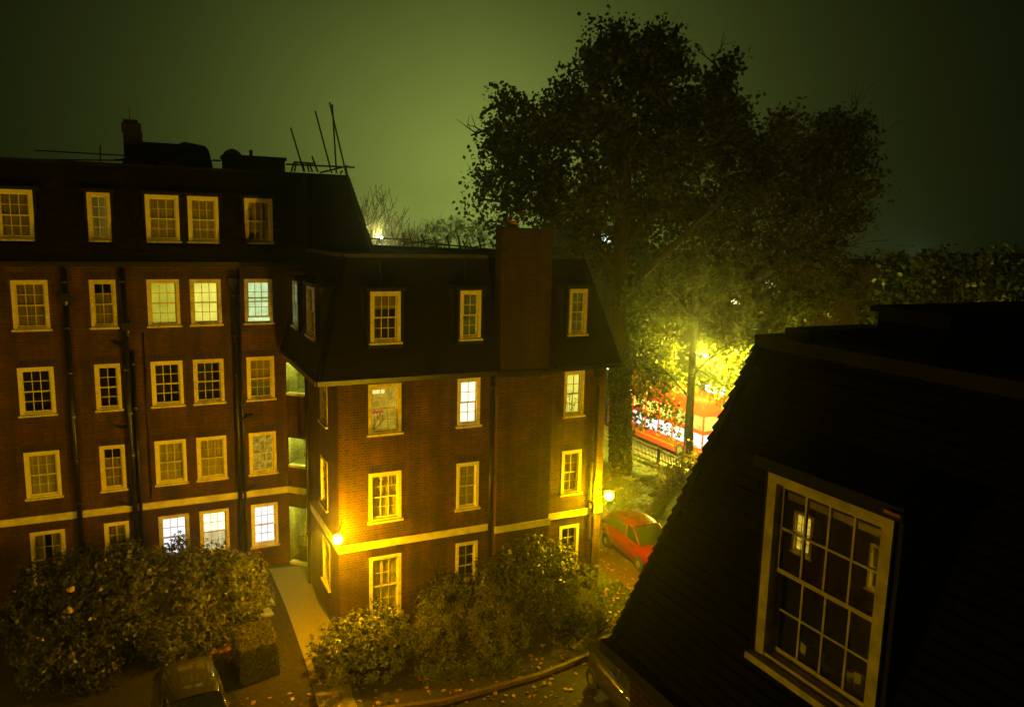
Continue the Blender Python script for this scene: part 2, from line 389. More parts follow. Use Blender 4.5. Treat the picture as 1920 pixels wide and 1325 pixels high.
    if lintel:
        l = MB()
        P = lambda u, v: o+e*u+Z3*v+n*.004
        l.face([P(-.1, h+.003), P(w+.1, h+.003), P(w+.16, h+.25), P(-.16, h+.25)], [(-.1, 0), (w+.1, 0), (w+.16, .225), (-.16, .225)])
        l.build('lintel', M['soldier'], win)
    return win

# ================================================================== apartment block
YB, YA = 22.4, 28.59
EX, NY = Vector((1, 0, 0)), Vector((0, -1, 0)); EC, NC = Vector((0, -1, 0)), Vector((-1, 0, 0))
blk = thing('apartment_block', (5, 28, 0), 'red brick apartment block with black mansard roofs and cream sash windows on two wings', 'apartment block')
R0, R1, R2, R3 = (.82, 2.50), (3.60, 5.21), (6.38, 7.99), (9.15, 10.77)
EAVE_A, EAVE_B, TOP_A, TOP_B = 11.35, 8.22, 14.5, 11.8
XA0 = -14.0
# --- rear wing (A)
colA = dict(m=(-9.1, -8.1), n=(-6.6, -5.83), l=(-3.5, -2.495), a=(-1.34, -.573), b=(.345, 1.344), c=(1.678, 2.677), d=(3.445, 4.40))
rows = [R0, R1, R2, R3]
styleA = {
 'l': ['nethalves', 'net', 'dark', 'netdim'], 'a': ['netdim', 'netgap', 'dark', 'netgap'],
 'b': ['litwhite', 'net', 'dark', 'lityellow'], 'c': ['litwarm', 'net', 'dark', 'lityellow2'],
 'd': ['litwhite', 'litlace', 'blind', 'litcyan'], 'm': ['net', 'lityellow2', 'dark', 'net'], 'n': ['dark', 'net', 'litdull', 'dark']}
labA = {('b', 0): 'bright white lit window above the bushes', ('d', 3): 'pale green lit window with its lower sash raised', ('c', 3): 'bright yellow lit window', ('b', 3): 'dull yellow lit window', ('d', 0): 'bright white lit window beside the stair door'}
holesA = []
for k, (x0, x1) in colA.items():
    for i, (z0, z1) in enumerate(rows):
        lo = z0-.35 if (k == 'l' and i == 0) else z0
        holesA.append((x0, x1, lo, z1))
w = MB(); wall(w, lambda u, v: Vector((u, YA, v)), XA0, 4.80, 0, EAVE_A, holesA)
w.face([(XA0, YA+10, 0), (XA0, YA, 0), (XA0, YA, EAVE_A), (XA0, YA+10, EAVE_A)], [(10, 0), (0, 0), (0, EAVE_A), (10, EAVE_A)])
w.face([(7.95, YA+10, 0), (XA0, YA+10, 0), (XA0, YA+10, EAVE_A), (7.95, YA+10, EAVE_A)], [(0, 0), (20, 0), (20, EAVE_A), (0, EAVE_A)])
w.build('wall', M['brick'], blk, label='recessed rear brick wall')
i_ = 0
for k, (x0, x1) in colA.items():
    for i, (z0, z1) in enumerate(rows):
        lo = z0-.35 if (k == 'l' and i == 0) else z0
        st = styleA[k][i]
        window(blk, (x0, YA, lo), EX, NY, x1-x0, z1-lo, 2 if k in 'an' else 3, 4, st, label=labA.get((k, i)),
               upper='litwarm' if (k, i) == ('c', 0) else None, open_=.13 if (k, i) == ('d', 3) else 0) if (k, i) != ('c', 0) else \
        window(blk, (x0, YA, lo), EX, NY, x1-x0, z1-lo, 3, 4, 'litcream', label='window lit white above and cream below', upper='litwarm')
# --- chamfer with the open stair landings
CH0 = Vector((4.80, YA, 0)); CHD = Vector((1, -1, 0)).normalized(); CHN = Vector((-1, -1, 0)).normalized()
CL = 2.0
hc = [(.02, .80, 6.62, 7.75), (.05, .78, 3.9, 4.93), (.02, .78, .1, 2.27)]
w = MB(); wall(w, lambda u, v: CH0+CHD*u+Z3*v, 0, CL, 0, EAVE_A-.3, hc); w.build('wall', M['brick'], blk, label='angled corner wall with stair openings')
for (a, b, c, d) in hc:
    st = MB()
    st.bx(CH0+CHD*b+Z3*(c-.05)+CHN*-.2, CHD*.07, Z3*(d-c+.1), CHN*.215)
    st.bx(CH0+CHD*a+Z3*(c-.09)+CHN*-.2, CHD*(b-a), Z3*.09, CHN*.24)
    fr = st.build('stair_opening', M['white'], blk)
    q = MB(); n_ = -CHN
    p0 = CH0+CHD*(a-.25); p1 = CH0+CHD*(b+.25); dp = 1.3
    def fc(A, Bq, z0, z1): q.face([A+Z3*z0, Bq+Z3*z0, Bq+Z3*z1, A+Z3*z1], [(0, z0), ((Bq-A).length, z0), ((Bq-A).length, z1), (0, z1)])
    fc(p0+n_*dp, p1+n_*dp, c-.1, d+.3); fc(p0+n_*.02, p0+n_*dp, c-.1, d+.3); fc(p1+n_*dp, p1+n_*.02, c-.1, d+.3)
    q.face([p0+n_*.02+Z3*(d+.3), p0+n_*dp+Z3*(d+.3), p1+n_*dp+Z3*(d+.3), p1+n_*.02+Z3*(d+.3)])
    q.face([p0+n_*.02+Z3*(c-.1), p1+n_*.02+Z3*(c-.1), p1+n_*dp+Z3*(c-.1), p0+n_*dp+Z3*(c-.1)])
    q.build('landing', M['stairbrick'], fr)
    t = MB(); pc = (p0+p1)/2+n_*.6+Z3*(d+.22); t.ball(pc, .07); t.build('assumed_landing_light', M['litstair'], fr)  # hidden lamp assumed above the opening to light the landing
# timber gate half across the stair doorway
g = MB(); a, b, c, d = hc[2]
for k in range(6): g.bx(CH0+CHD*(.36+.062*k)+Z3*.12+CHN*-.1, CHD*.028, Z3*.62, CHN*.02)
for z in (.18, .68): g.bx(CH0+CHD*.36+Z3*z+CHN*-.115, CHD*.36, Z3*.05, CHN*.015)
g.bx(CH0+CHD*.42+Z3*1.12+CHN*-.1, CHD*.34, Z3*.04, CHN*.03)
g.build('stair_railing', M['wood'], blk)
# --- front wing (B)
XB0, XB1 = 5.24, 14.62
BR0, BR1, BRY = 10.32, 12.30, YB-.36
colB = dict(p=(6.16, 7.20), q=(9.05, 9.84), r=(12.95, 13.74))
styleB = {'p': ['net', 'net', 'litdim'], 'q': ['dark', 'net', 'litwarm'], 'r': ['dark', 'net', 'lityellow2']}
labB = {('p', 2): 'dimly lit window with a plant and red flowers inside', ('q', 2): 'brilliant white lit window', ('r', 2): 'yellow lit window full of houseplants', ('p', 0): 'tall curtained window by the ground'}
hB = []
for k, (x0, x1) in colB.items():
    for i in range(3):
        z0, z1 = rows[i]
        if (k, i) == ('p', 0): z0 = .43
        hB.append((x0, x1, z0, z1))
w = MB()
PB = lambda u, v: Vector((u, YB, v))
wall(w, PB, XB0, BR0, 0, EAVE_B, [h for h in hB if h[0] < BR0]); wall(w, PB, BR1, XB1, 0, EAVE_B, [h for h in hB if h[0] > BR1])
w.face([(XB1, YB, 0), (XB1, YB+11, 0), (XB1, YB+11, EAVE_B), (XB1, YB, EAVE_B)], [(0, 0), (11, 0), (11, EAVE_B), (0, EAVE_B)])
w.face([(XB1, YB+11, 0), (7.95, YB+11, 0), (7.95, YB+11, EAVE_B), (XB1, YB+11, EAVE_B)], [(0, 0), (7, 0), (7, EAVE_B), (0, EAVE_B)])
w.build('wall', M['brick'], blk, label='front brick wall lit by the lamp')
for k, (x0, x1) in colB.items():
    for i in range(3):
        z0, z1 = rows[i]
        if (k, i) == ('p', 0): z0 = .43
        wn = window(blk, (x0, YB, z0), EX, NY, x1-x0, z1-z0, 3 if k == 'p' else 2, 4, styleB[k][i], label=labB.get((k, i)))
        if (k, i) == ('r', 2):
            q = MB()
            for j in range(6): q.tube([(x0+.25+.05*j, YB+.2, z0+.1), (x0+.18+.08*j, YB+.2, z0+.3+.12*(j % 3)), (x0+.08+.13*j, YB+.2, z0+.4+.2*(j % 4))], .008, 5)
            for j in range(12): q.ball((x0+random.uniform(.1, .7), YB+.2, z0+random.uniform(.2, .9)), random.uniform(.02, .04), 6, (1, .3, .6))
            q.build('houseplant', M['grass'], wn)
        if (k, i) == ('p', 2):
            q = MB()
            for j in range(5): q.tube([(x0+.22, YB+.24, z0+.12), (x0+.15+.11*j, YB+.24, z0+.35+.12*(j % 3)), (x0+.1+.14*j, YB+.25, z0+.42+.16*(j % 2))], .01, 5)
            q.build('houseplant', M['grass'], wn)
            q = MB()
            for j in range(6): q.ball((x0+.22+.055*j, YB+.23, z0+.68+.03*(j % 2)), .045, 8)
            q.build('red_flowers', emis('glowing red flowers', (.9, .1, .05), .5), wn)  # flowers glow by themselves, standing for room light on them
            q = MB(); q.aabb(x0+.16, x0+.6, YB+.3, YB+.305, z1-.36, z1-.24); q.build('lamp_shade', emis('lit lampshade', (1, .8, .25), 1.3), wn)
# chimney breast + stack (front)
w = MB()
w.face([(BR0, BRY, 0), (BR1, BRY, 0), (BR1, BRY, EAVE_B), (BR0, BRY, EAVE_B)], [(BR0, 0), (BR1, 0), (BR1, EAVE_B), (BR0, EAVE_B)])
w.face([(BR0, YB, 0), (BR0, BRY, 0), (BR0, BRY, EAVE_B), (BR0, YB, EAVE_B)], [(0, 0), (.36, 0), (.36, EAVE_B), (0, EAVE_B)])
w.face([(BR1, BRY, 0), (BR1, YB, 0), (BR1, YB, EAVE_B), (BR1, BRY, EAVE_B)], [(0, 0), (.36, 0), (.36, EAVE_B), (0, EAVE_B)])
w.build('chimney_breast', M['brick'], blk)
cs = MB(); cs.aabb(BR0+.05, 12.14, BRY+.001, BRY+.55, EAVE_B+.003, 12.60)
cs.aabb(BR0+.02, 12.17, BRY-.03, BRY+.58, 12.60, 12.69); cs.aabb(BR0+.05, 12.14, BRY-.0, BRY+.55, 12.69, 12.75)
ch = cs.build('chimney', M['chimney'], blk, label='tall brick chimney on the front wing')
q = MB(); q.lathe((10.85, BRY+.28, 12.75), [(.13, 0), (.12, .16), (.15, .17), (.15, .22), (.1, .22)], 12); q.build('chimney_pot', M['pot'], ch)
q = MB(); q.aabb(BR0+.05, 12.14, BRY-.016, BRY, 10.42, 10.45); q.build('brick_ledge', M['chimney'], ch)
# side wall C
holesC = [(23.78, 24.85, 6.38, 7.85), (23.9, 24.95, 3.60, 5.25), (23.72, 24.80, .95, 2.55)]
YC1 = 26.95
w = MB(); wall(w, lambda u, v: Vector((XB0, -u, v)), -YC1, -YB, 0, EAVE_B, [(-b, -a, c, d) for a, b, c, d in holesC])
w.face([(XB0, YC1, 0), (XB0, YC1, EAVE_B), (6.6, YC1, EAVE_B), (6.6, YC1, 0)], [(0, 0), (0, EAVE_B), (1.4, EAVE_B), (1.4, 0)])
w.build('wall', M['brick'], blk, label='narrow side wall between the wings')
for (a, b, c, d) in holesC: window(blk, (XB0, b, c), EC, NC, b-a, d-c, 3, 4, 'net', lintel=False)
# string courses
s = MB()
s.aabb(XA0, 4.80, YA-.05, YA-.002, 2.82, 3.06); s.bx(CH0+Z3*2.82+CHN*.002, CHD*.9, Z3*.24, CHN*.05)
s.build('string_course', M['stone'], blk)
s = MB()
z0, z1 = 2.80, 3.03
s.aabb(XB0-.05, XB0-.002, YB-.05, YC1, z0, z1); s.aabb(XB0-.002, BR0-.05, YB-.05, YB-.002, z0, z1)
s.aabb(BR0-.05, BR1+.05, BRY-.05, BRY-.002, z0, z1); s.aabb(BR1+.05, XB1+.03, YB-.05, YB-.002, z0, z1)
s.build('string_course', M['stone'], blk)
# --- mansard roofs
def slopeP(p00, eu, up): return lambda u, v: p00+eu*u+up*v
def hiptiles(mb, a, b, r=.09):
    a, b = Vector(a), Vector(b); n = int((b-a).length/.17)
    for k in range(n):
        p = a+(b-a)*(k/n); q = a+(b-a)*((k+1.25)/n)
        mb.tube([p, q], [r*1.25, r*.8], 7)
def dormer(parent, o, e, n, w, h, back, nx, style, label=None, glass='glass', mull=None, **kw):
    o, e, n = map(Vector, (o, e, n))
    d = MB()
    t = .09
    d.bx(o-e*t-Z3*.12+n*.0, e*t, Z3*(h+.12), -n*back); d.bx(o+e*w-Z3*.12, e*t, Z3*(h+.12), -n*back)
    d.bx(o-e*(t+.06)+Z3*(h+.002)+n*.1, e*(w+2*t+.12), Z3*.11, -n*(back+.1))
    d.bx(o-e*t-Z3*.12-n*.005, e*(w+2*t), Z3*.115, -n*.3)
    dm = d.build('dormer', M['lead'], parent, label=label)
    return dm
UPB = Vector((0, .30, 1)); dzB = TOP_B-EAVE_B
yo = YB-.30     # eave line
xo0, xo1 = XB0-.62, XB1+.32
yof = lambda z: yo+.30*(z-EAVE_B)
AT = [(6.20, 7.13, 'blindtop', 3), (9.05, 9.76, 'litdull', 2), (12.96, 13.65, 'litdull', 2)]
DY = 22.68; AZ0, AZ1 = 9.215, 10.80
rf = MB()
sl_ = .30*dzB
hol = [(x0, x1, AZ0-EAVE_B-.05, AZ1-EAVE_B+.05) for x0, x1, *_ in AT]+[(BR0+.05, 12.14, -.01, dzB+.01)]
P = lambda u, v: Vector((u, yo+.30*v, EAVE_B+v))
ri = sl_*.95
wall(rf, P, xo0+ri, xo1-ri, 0, dzB, hol)
rf.face([P(xo0, 0), P(xo0+ri, 0), P(xo0+ri, dzB)], [(0, 0), (ri, 0), (ri, dzB)])
rf.face([P(xo1-ri, 0), P(xo1, 0), P(xo1-ri, dzB)], [(0, 0), (ri, 0), (0, dzB)])
# right end slope and rear slope
rf.face([(xo1, yo, EAVE_B), (xo1, yo+11.4, EAVE_B), (xo1-ri, yo+11.4-ri, TOP_B), (xo1-ri, yo+ri, TOP_B)], [(0, 0), (11, 0), (10, 3.6), (1, 3.6)])
rf.face([(xo1, yo+11.4, EAVE_B), (7.9, yo+11.4, EAVE_B), (7.9, yo+11.4-ri, TOP_B), (xo1-ri, yo+11.4-ri, TOP_B)], [(0, 0), (7, 0), (7, 3.6), (1, 3.6)])
# left slope with its two dormers
holL = [(-24.65, -23.55, R3[0]-EAVE_B+.05, R3[1]-EAVE_B+.08), (-27.05, -26.25, R3[0]-EAVE_B+.05, R3[1]-EAVE_B+.08)]
wall(rf, lambda u, v: Vector((xo0+ri*v/dzB, -u, EAVE_B+v)), -29.6, -(yo+sl_), 0, dzB, holL)
rf.face([(xo0, yo+sl_, EAVE_B), (xo0, yo, EAVE_B), (xo0+ri, yo+sl_, TOP_B)], [(0, 0), (1, 0), (0, 3.6)])
rf.cur = 0
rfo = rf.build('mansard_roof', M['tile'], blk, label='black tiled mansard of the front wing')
for xa, xb in ((xo1, xo1-ri), (xo0, xo0+ri)): ht = MB(); hiptiles(ht, (xa, yo, EAVE_B), (xb, yo+sl_, TOP_B)); ht.build('hip_tiles', M['tile'], rfo)
fl = MB(); fl.face([(xo0+ri, yo+sl_, TOP_B-.02), (xo1-ri, yo+sl_, TOP_B-.02), (xo1-ri, yo+11.4-ri, TOP_B-.02), (xo0+ri, yo+11.4-ri, TOP_B-.02)])
fl.build('flat_roof', M['felt'], blk)
cp = MB(); cp.aabb(xo0+ri-.06, BR0, yo+sl_-.08, yo+sl_+.12, TOP_B-.05, TOP_B+.06); cp.aabb(12.14, xo1-ri+.06, yo+sl_-.08, yo+sl_+.12, TOP_B-.05, TOP_B+.06)
cp.aabb(xo0+ri-.06, xo0+ri+.12, yo+sl_+.12, 29.3, TOP_B-.05, TOP_B+.06)
cp.build('roof_kerb', M['stone'] if False else plain('weathered roof kerb', (.05, .045, .03), .8, var=.5, scale=4), blk)
# raised upstand at the back of the flat roof
up = MB(); a = atY(690, 457, 30.5); b = atY(930, 470, 30.5)
up.face([(a.x-1.2, 30.5, TOP_B-.1), (b.x+3.2, 30.5, TOP_B-.1), (b.x+3.2, 30.5, b.z-.05), (b.x, 30.5, b.z), (a.x-1.2, 30.5, a.z)])
up.face([(a.x-1.2, 30.5, a.z), (b.x, 30.5, b.z), (b.x, 31.2, b.z), (a.x-1.2, 31.2, a.z)])
up.build('roof_upstand', M['felt'], blk)
# attic windows of the front wing
for x0, x1, stl, nx in AT:
    dm = dormer(blk, (x0, DY-.42, AZ0), EX, NY, x1-x0, AZ1-AZ0, 1.3, nx, stl)
    window(blk, (x0, DY-.42, AZ0), EX, NY, x1-x0, AZ1-AZ0, nx, 4, stl, lintel=False)
for (ya, yb_, stl, lab) in ((23.5, 24.7, 'netdim', None), (26.2, 27.1, 'litblue', 'narrow blue lit attic window in the corner')):
    dm = dormer(blk, (xo0+.22, yb_, R3[0]+.08), EC, NC, yb_-ya, R3[1]-R3[0], 1.2, 2, stl)
    window(blk, (xo0+.22, yb_, R3[0]+.08), EC, NC, yb_-ya, R3[1]-R3[0], 2, 4, stl, lintel=False, label=lab)
# eaves: gutter and soffit
gt = MB()
gt.aabb(xo0-.05, BR0-.12, yo-.1, yo+.02, EAVE_B-.12, EAVE_B+.02); gt.aabb(BR0-.12, BR1+.12, BRY-.2, BRY-.06, EAVE_B-.16, EAVE_B-.02); gt.aabb(BR1+.12, xo1+.05, yo-.1, yo+.02, EAVE_B-.12, EAVE_B+.02)
gt.aabb(xo0-.1, xo0+.02, yo+.02, 28.3, EAVE_B-.12, EAVE_B+.02); gt.aabb(xo1-.02, xo1+.1, yo+.02, yo+11.4, EAVE_B-.12, EAVE_B+.02)
gt.build('gutter', M['iron'], blk)
sf = MB(); sf.face([(xo0, yo, EAVE_B-.03), (xo0, 28.3, EAVE_B-.03), (XB0+.1, 28.3, EAVE_B-.03), (XB0+.1, YB+.1, EAVE_B-.03), (XB1, YB+.1, EAVE_B-.03), (xo1, yo, EAVE_B-.03)])
sf.build('soffit', M['iron'], blk)
# --- rear mansard (A)
yoA = YA-.25; dzA = TOP_A-EAVE_A; XR = 8.15
holA = [(-1.27, -.60, .55, 2.35), (.42, 2.70, .55, 2.35), (3.55, 4.50, .55, 2.35), (-3.75, -2.75, .55, 2.35)]
rf = MB()
wall(rf, lambda u, v: Vector((u, yoA+.3*v, EAVE_A+v)), XA0, XR-.85, 0, dzA, holA)
rf.face([(XR-.85, yoA, EAVE_A), (XR, yoA, EAVE_A), (XR-.85, yoA+.3*dzA, TOP_A)], [(0, 0), (.9, 0), (0, dzA)])
rf.face([(XR, yoA, EAVE_A), (XR, yoA+10, EAVE_A), (XR-.85, yoA+9, TOP_A), (XR-.85, yoA+.3*dzA, TOP_A)], [(0, 0), (10, 0), (9, dzA), (1, dzA)])
rf.face([(XR, yoA+10.4, EAVE_A), (XA0, yoA+10.4, EAVE_A), (XA0, yoA+9, TOP_A), (XR-.85, yoA+9, TOP_A)], [(0, 0), (20, 0), (20, dzA), (1, dzA)])
rfa = rf.build('mansard_roof', M['tile'], blk, label='black tiled mansard of the rear wing')
ht = MB(); hiptiles(ht, (XR, yoA, EAVE_A), (XR-.85, yoA+.3*dzA, TOP_A), .08); ht.build('hip_tiles', M['tile'], rfa)
fl = MB(); fl.face([(XA0, yoA+.3*dzA, TOP_A), (XR-.85, yoA+.3*dzA, TOP_A), (XR-.85, yoA+9, TOP_A), (XA0, yoA+9, TOP_A)]); fl.build('flat_roof', M['felt'], blk)
cp = MB(); cp.aabb(XA0, XR-.8, yoA+.3*dzA-.06, yoA+.3*dzA+.1, TOP_A-.06, TOP_A+.05); cp.build('roof_kerb', M['felt'], blk)
gt = MB(); gt.aabb(XA0, 6.2, yoA-.1, yoA+.02, EAVE_A-.12, EAVE_A+.02); gt.build('gutter', M['iron'], blk)
w = MB(); w.face([(4.8, YA+.02, EAVE_B-.5), (XR-.2, YA+.02, EAVE_B-.5), (XR-.2, YA+.02, EAVE_A), (4.8, YA+.02, EAVE_A)], [(0, 0), (3, 0), (3, 3), (0, 3)])
w.face([(7.95, YA, 0), (7.95, YA+10, 0), (7.95, YA+10, EAVE_A), (7.95, YA, EAVE_A)], [(0, 0), (10, 0), (10, 11), (0, 11)])
w.build('wall', M['brick'], blk, label='brick wall above the lower flat roof')
YD = 28.75
for x0, x1, stl, nx in ((-3.75, -2.75, 'netdim', 3), (-1.27, -.60, 'litamber', 2), (.42, 1.45, 'net', 3), (1.72, 2.70, 'net', 3), (3.55, 4.50, 'net', 3)):
    dormer(blk, (x0, YD, 11.98), EX, NY, x1-x0, 1.58, 1.1, nx, stl)
    window(blk, (x0, YD, 11.98), EX, NY, x1-x0, 1.58, nx, 4, stl, lintel=False)
q = MB(); q.aabb(1.46, 1.71, YD-.02, YD+.05, 11.98, 13.5); q.build('dormer_post', M['lead'], blk)
# roof features of the rear wing
q = MB(); a = atY(231, 305, 31); b = atY(262, 225, 31)
x0, x1 = a.x, b.x
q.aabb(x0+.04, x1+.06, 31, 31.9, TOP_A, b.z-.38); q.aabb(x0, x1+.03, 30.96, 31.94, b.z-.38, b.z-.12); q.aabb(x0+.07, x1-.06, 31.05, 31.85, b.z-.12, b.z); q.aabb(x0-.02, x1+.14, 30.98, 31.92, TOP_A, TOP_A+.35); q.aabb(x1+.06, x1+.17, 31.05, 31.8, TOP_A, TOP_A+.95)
chA = q.build('chimney', M['shaded'], blk, label='narrow chimney on the rear wing')
q = MB(); q.tube([(x0+.28, 31.4, b.z), (x0+.28, 31.4, b.z+.5)], .012, 5); q.build('aerial', M['steel'], chA)
q = MB(); a = atY(266, 270, 31.2); b = atY(335, 268, 31.2); c = atY(385, 274, 31.2); d = atY(403, 312, 31.2); e_ = atY(345, 266, 31.2)
prof = [Vector((a.x-.05, 31.2, TOP_A-.05)), Vector((d.x, 31.2, TOP_A-.05)), Vector((d.x-.06, 31.2, TOP_A+.15)), Vector((c.x+.12, 31.2, c.z-.16)), Vector((c.x, 31.2, c.z)), Vector((e_.x, 31.2, e_.z+.01)), Vector((b.x, 31.2, b.z-.04)), Vector((a.x, 31.2, a.z+.08))]
back = [p+Vector((0, 2.4, 0)) for p in prof]
q.face(prof, [(p.x, p.z) for p in prof])
for i in range(len(prof)): q.face([prof[i], back[i], back[(i+1) % len(prof)], prof[(i+1) % len(prof)]])
tk = q.build('roof_tank_housing', M['felt'], blk)
q = MB(); q.aabb(a.x+.5, a.x+1.1, 31.17, 31.198, TOP_A+.02, TOP_A+.3); q.build('vent_panel', M['kerb'], tk)
q = MB(); a = atY(421, 292, 31.0); b = atY(537, 296, 31.0)
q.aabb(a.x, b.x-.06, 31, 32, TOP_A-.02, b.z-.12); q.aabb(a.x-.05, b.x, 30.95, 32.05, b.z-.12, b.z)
bx_ = q.build('chimney', M['shaded'], blk, label='long low chimney stack on the rear wing')
q = MB(); q.lathe((a.x+.33, 31.5, b.z), [(.34, 0), (.3, .1), (.18, .2), (.04, .25)], 12); q.lathe((a.x+1.0, 31.5, b.z), [(.06, 0), (.06, .25), (.05, .25)], 8); q.build('chimney_pot', M['pot'], bx_)
# --- downpipes and waste pipes
def pipe(pts, r=.055, brk=True, name='drainpipe', hopper=None, stubs=()):
    q = MB(); q.tube(pts, r, 10)
    o = q.build(name, M['iron'], blk, smooth=True)
    if hopper:
        h_ = MB(); hx, hy, hz = hopper; h_.bx((hx-.14, hy-.12, hz), (.28, 0, 0), (0, .2, 0), (0, 0, .26)); h_.tube([(hx, hy-.02, hz), (hx, hy-.02, hz-.18)], [.11, .05], 8); h_.build('hopper', M['iron'], o)
    if brk:
        top, bot = Vector(pts[0]), Vector(pts[-1])
        nb = max(2, int((top-bot).length/1.4))
        for k in range(nb+1):
            p = top.lerp(bot, (k+.3)/(nb+.6)); b_ = MB(); b_.lathe(p-Z3*.03, [(r+.02, 0), (r+.02, .06)], 8); b_.bx(p+Vector((-.09, .02, -.02)), (.18, 0, 0), (0, .07, 0), (0, 0, .04)); b_.build('bracket', M['iron'], o)
    if stubs:
        for (p, q2) in stubs: t_ = MB(); t_.tube([p, q2], .05, 8); t_.build('waste_branch', M['iron'], o)
    return o
ya = YA-.13
pipe([(-2.02, ya, EAVE_A-.2), (-2.02, ya, .0)], .085, hopper=(-2.02, ya, 10.1))
pipe([(-.36, ya, EAVE_A-.2), (-.36, ya, .0)], .09, hopper=(-.3, ya, 9.1), stubs=[((-.36, ya, 8.55), (-.72, ya+.02, 8.7)), ((-.36, ya, 5.75), (-.75, ya+.02, 5.85)), ((-.36, ya, 3.05), (-.8, ya+.02, 3.2))])
pipe([(-.17, ya+.03, 8.4), (-.17, ya+.03, .0)], .05)
pipe([(3.08, ya, 10.6), (3.08, ya, .0)], .075, hopper=(3.05, ya, 10.55), stubs=[((3.1, ya, 5.75), (3.6, ya+.02, 5.9)), ((3.1, ya, 3.05), (3.65, ya+.02, 3.22))])
pipe([(3.25, ya+.04, EAVE_A-.2), (3.25, ya+.04, .0)], .05)
pipe([(.17, ya+.08, 9.0), (.17, ya+.08, 3.2)], .018, brk=False, name='cable')
yb = YB-.1
pipe([(10.22, yb, EAVE_B-.14), (10.22, yb, 0)], .055)
pipe([(14.22, yb, EAVE_B-.3), (14.22, yb, 0)], .06, hopper=(14.22, yb, EAVE_B-.45))
pipe([(XB0-.1, 26.6, EAVE_B-.14), (XB0-.1, 26.6, 0)], .055)
q = MB(); q.tube([atY(712, 488, yo+sl_-.02), atY(716, 545, 22.6)], .02, 6); q.tube([atY(871, 488, yo+sl_-.02), atY(873, 540, 22.6)], .02, 6); q.tube([atY(570, 330, yoA+.9), atY(576, 468, yoA+.1)], .02, 6)
q.build('cable', M['steel'], blk)
# orange tiles lit under the eave
q = MB(); a = atY(802, 704, YB-.02)
q.aabb(a.x, a.x+1.1, YB-.02, YB-.002, a.z-.1, a.z); q.build('tile_creasing', M['pot'], blk)

# ================================================================== scaffolding on the roofs
def scaffold(name, tubes, label, r=.03, base=None):
    t = thing(name, base, label, 'scaffolding')
    for p, q_ in tubes:
        q = MB(); q.tube([p, q_], r, 7); q.build('scaffold_tube', M['steel'], t)
    return t
Ya = 30.6
def L(x0, y0, x1, y1, Y=Ya, Y1=None): return (atY(x0, y0, Y), atY(x1, y1, Y1 or Y))
fl_ = TOP_A
sca = scaffold('scaffolding', [L(618, 192, 661, 378, 30.0), L(623, 196, 631, 325), L(591, 208, 622, 325), L(545, 240, 570, 322), L(585, 293, 596, 323),
      L(536, 308, 665, 314), L(600, 324, 652, 311, 30.6, 30.2), L(648, 310, 652, 332, 30.1), L(551, 304, 592, 307), L(552, 304, 546, 322), L(556, 304, 552, 322), L(575, 305, 580, 323), L(567, 305, 571, 322), L(580, 306, 586, 323), L(638, 326, 642, 320), L(647, 332, 654, 332, 30.0)],
      'dark steel scaffolding poles sticking up at the right end of the highest roof', base=(6.5, 30.6, TOP_A), r=.034)
scb = scaffold('guard_rail', [L(66, 282, 412, 302), L(188, 272, 188, 304), L(400, 300, 425, 302), L(214, 299, 236, 299), L(66, 299, 236, 301)], 'thin dark guard rail along the left part of the highest roof', r=.022, base=(-1, 30.6, TOP_A)); scb['category'] = 'railing'
Yb_ = 30.4
tb = [L(682, 447, 770, 449, Yb_), L(752, 452, 880, 463, Yb_), (atY(868, 462, Yb_), atY(932, 470, Yb_))]
for (x, y0, y1) in ((735, 434, 452), (757, 436, 460), (769, 438, 462), (793, 441, 458), (816, 444, 464), (840, 442, 468), (860, 441, 467), (870, 451, 468), (882, 455, 468), (898, 444, 468)):
    tb.append(L(x-2, y0, x+4, y1, Yb_))
tb += [L(755, 460, 808, 449, Yb_), L(800, 465, 820, 461, Yb_), L(858, 467, 866, 462, Yb_), L(884, 465, 912, 458, Yb_), L(710, 434, 712, 456, Yb_)]
scc = scaffold('scaffolding', tb, 'low dark row of crossed scaffold tubes along the back of the lower flat roof', r=.034, base=(11, 30.4, TOP_B))

# ================================================================== foreground mansard with big dormer window
fgb = thing('mansard_wing', (8, 2, 0), 'unlit near wing with a black tiled mansard and one big dormer window', 'building')
k_ = .8/3.47
EZ, TZ = 8.0, 11.62
fx = lambda z: 4.8+(z-8.15)*k_
yh0, yh1 = 6.92, 5.78    # hip y at the eave and at the top
FY0 = -2.0
WX, wy1, wy0, wz0, wz1 = 4.97, 4.93, 3.66, 8.83, 10.63
rf = MB()
def PF(u, v): z = EZ+v; return Vector((fx(z), -u, z))
dz = TZ-EZ
wall(rf, PF, -yh1, -FY0, 0, dz, [(-wy1, -wy0, wz0-EZ, wz1-EZ)])
rf.face([PF(-yh0, 0), PF(-yh1, 0), PF(-yh1, dz)], [(0, 0), (1.1, 0), (1.1, dz)])
X1 = 16
rf.face([(X1, yh0, EZ), (fx(EZ), yh0, EZ), (fx(TZ), yh1, TZ), (X1, yh1, TZ)], [(0, 0), (11, 0), (10, dz), (0, dz)])
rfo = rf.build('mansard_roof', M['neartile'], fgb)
ht = MB()
a, b = Vector((fx(EZ), yh0, EZ)), Vector((fx(TZ), yh1, TZ)); n_ = 30
for k in range(n_):
    p = a.lerp(b, k/n_); q2 = a.lerp(b, (k+1.2)/n_); ht.tube([p, q2], [.075, .04], 8)
ht.build('hip_tiles', M['neartile'], rfo)
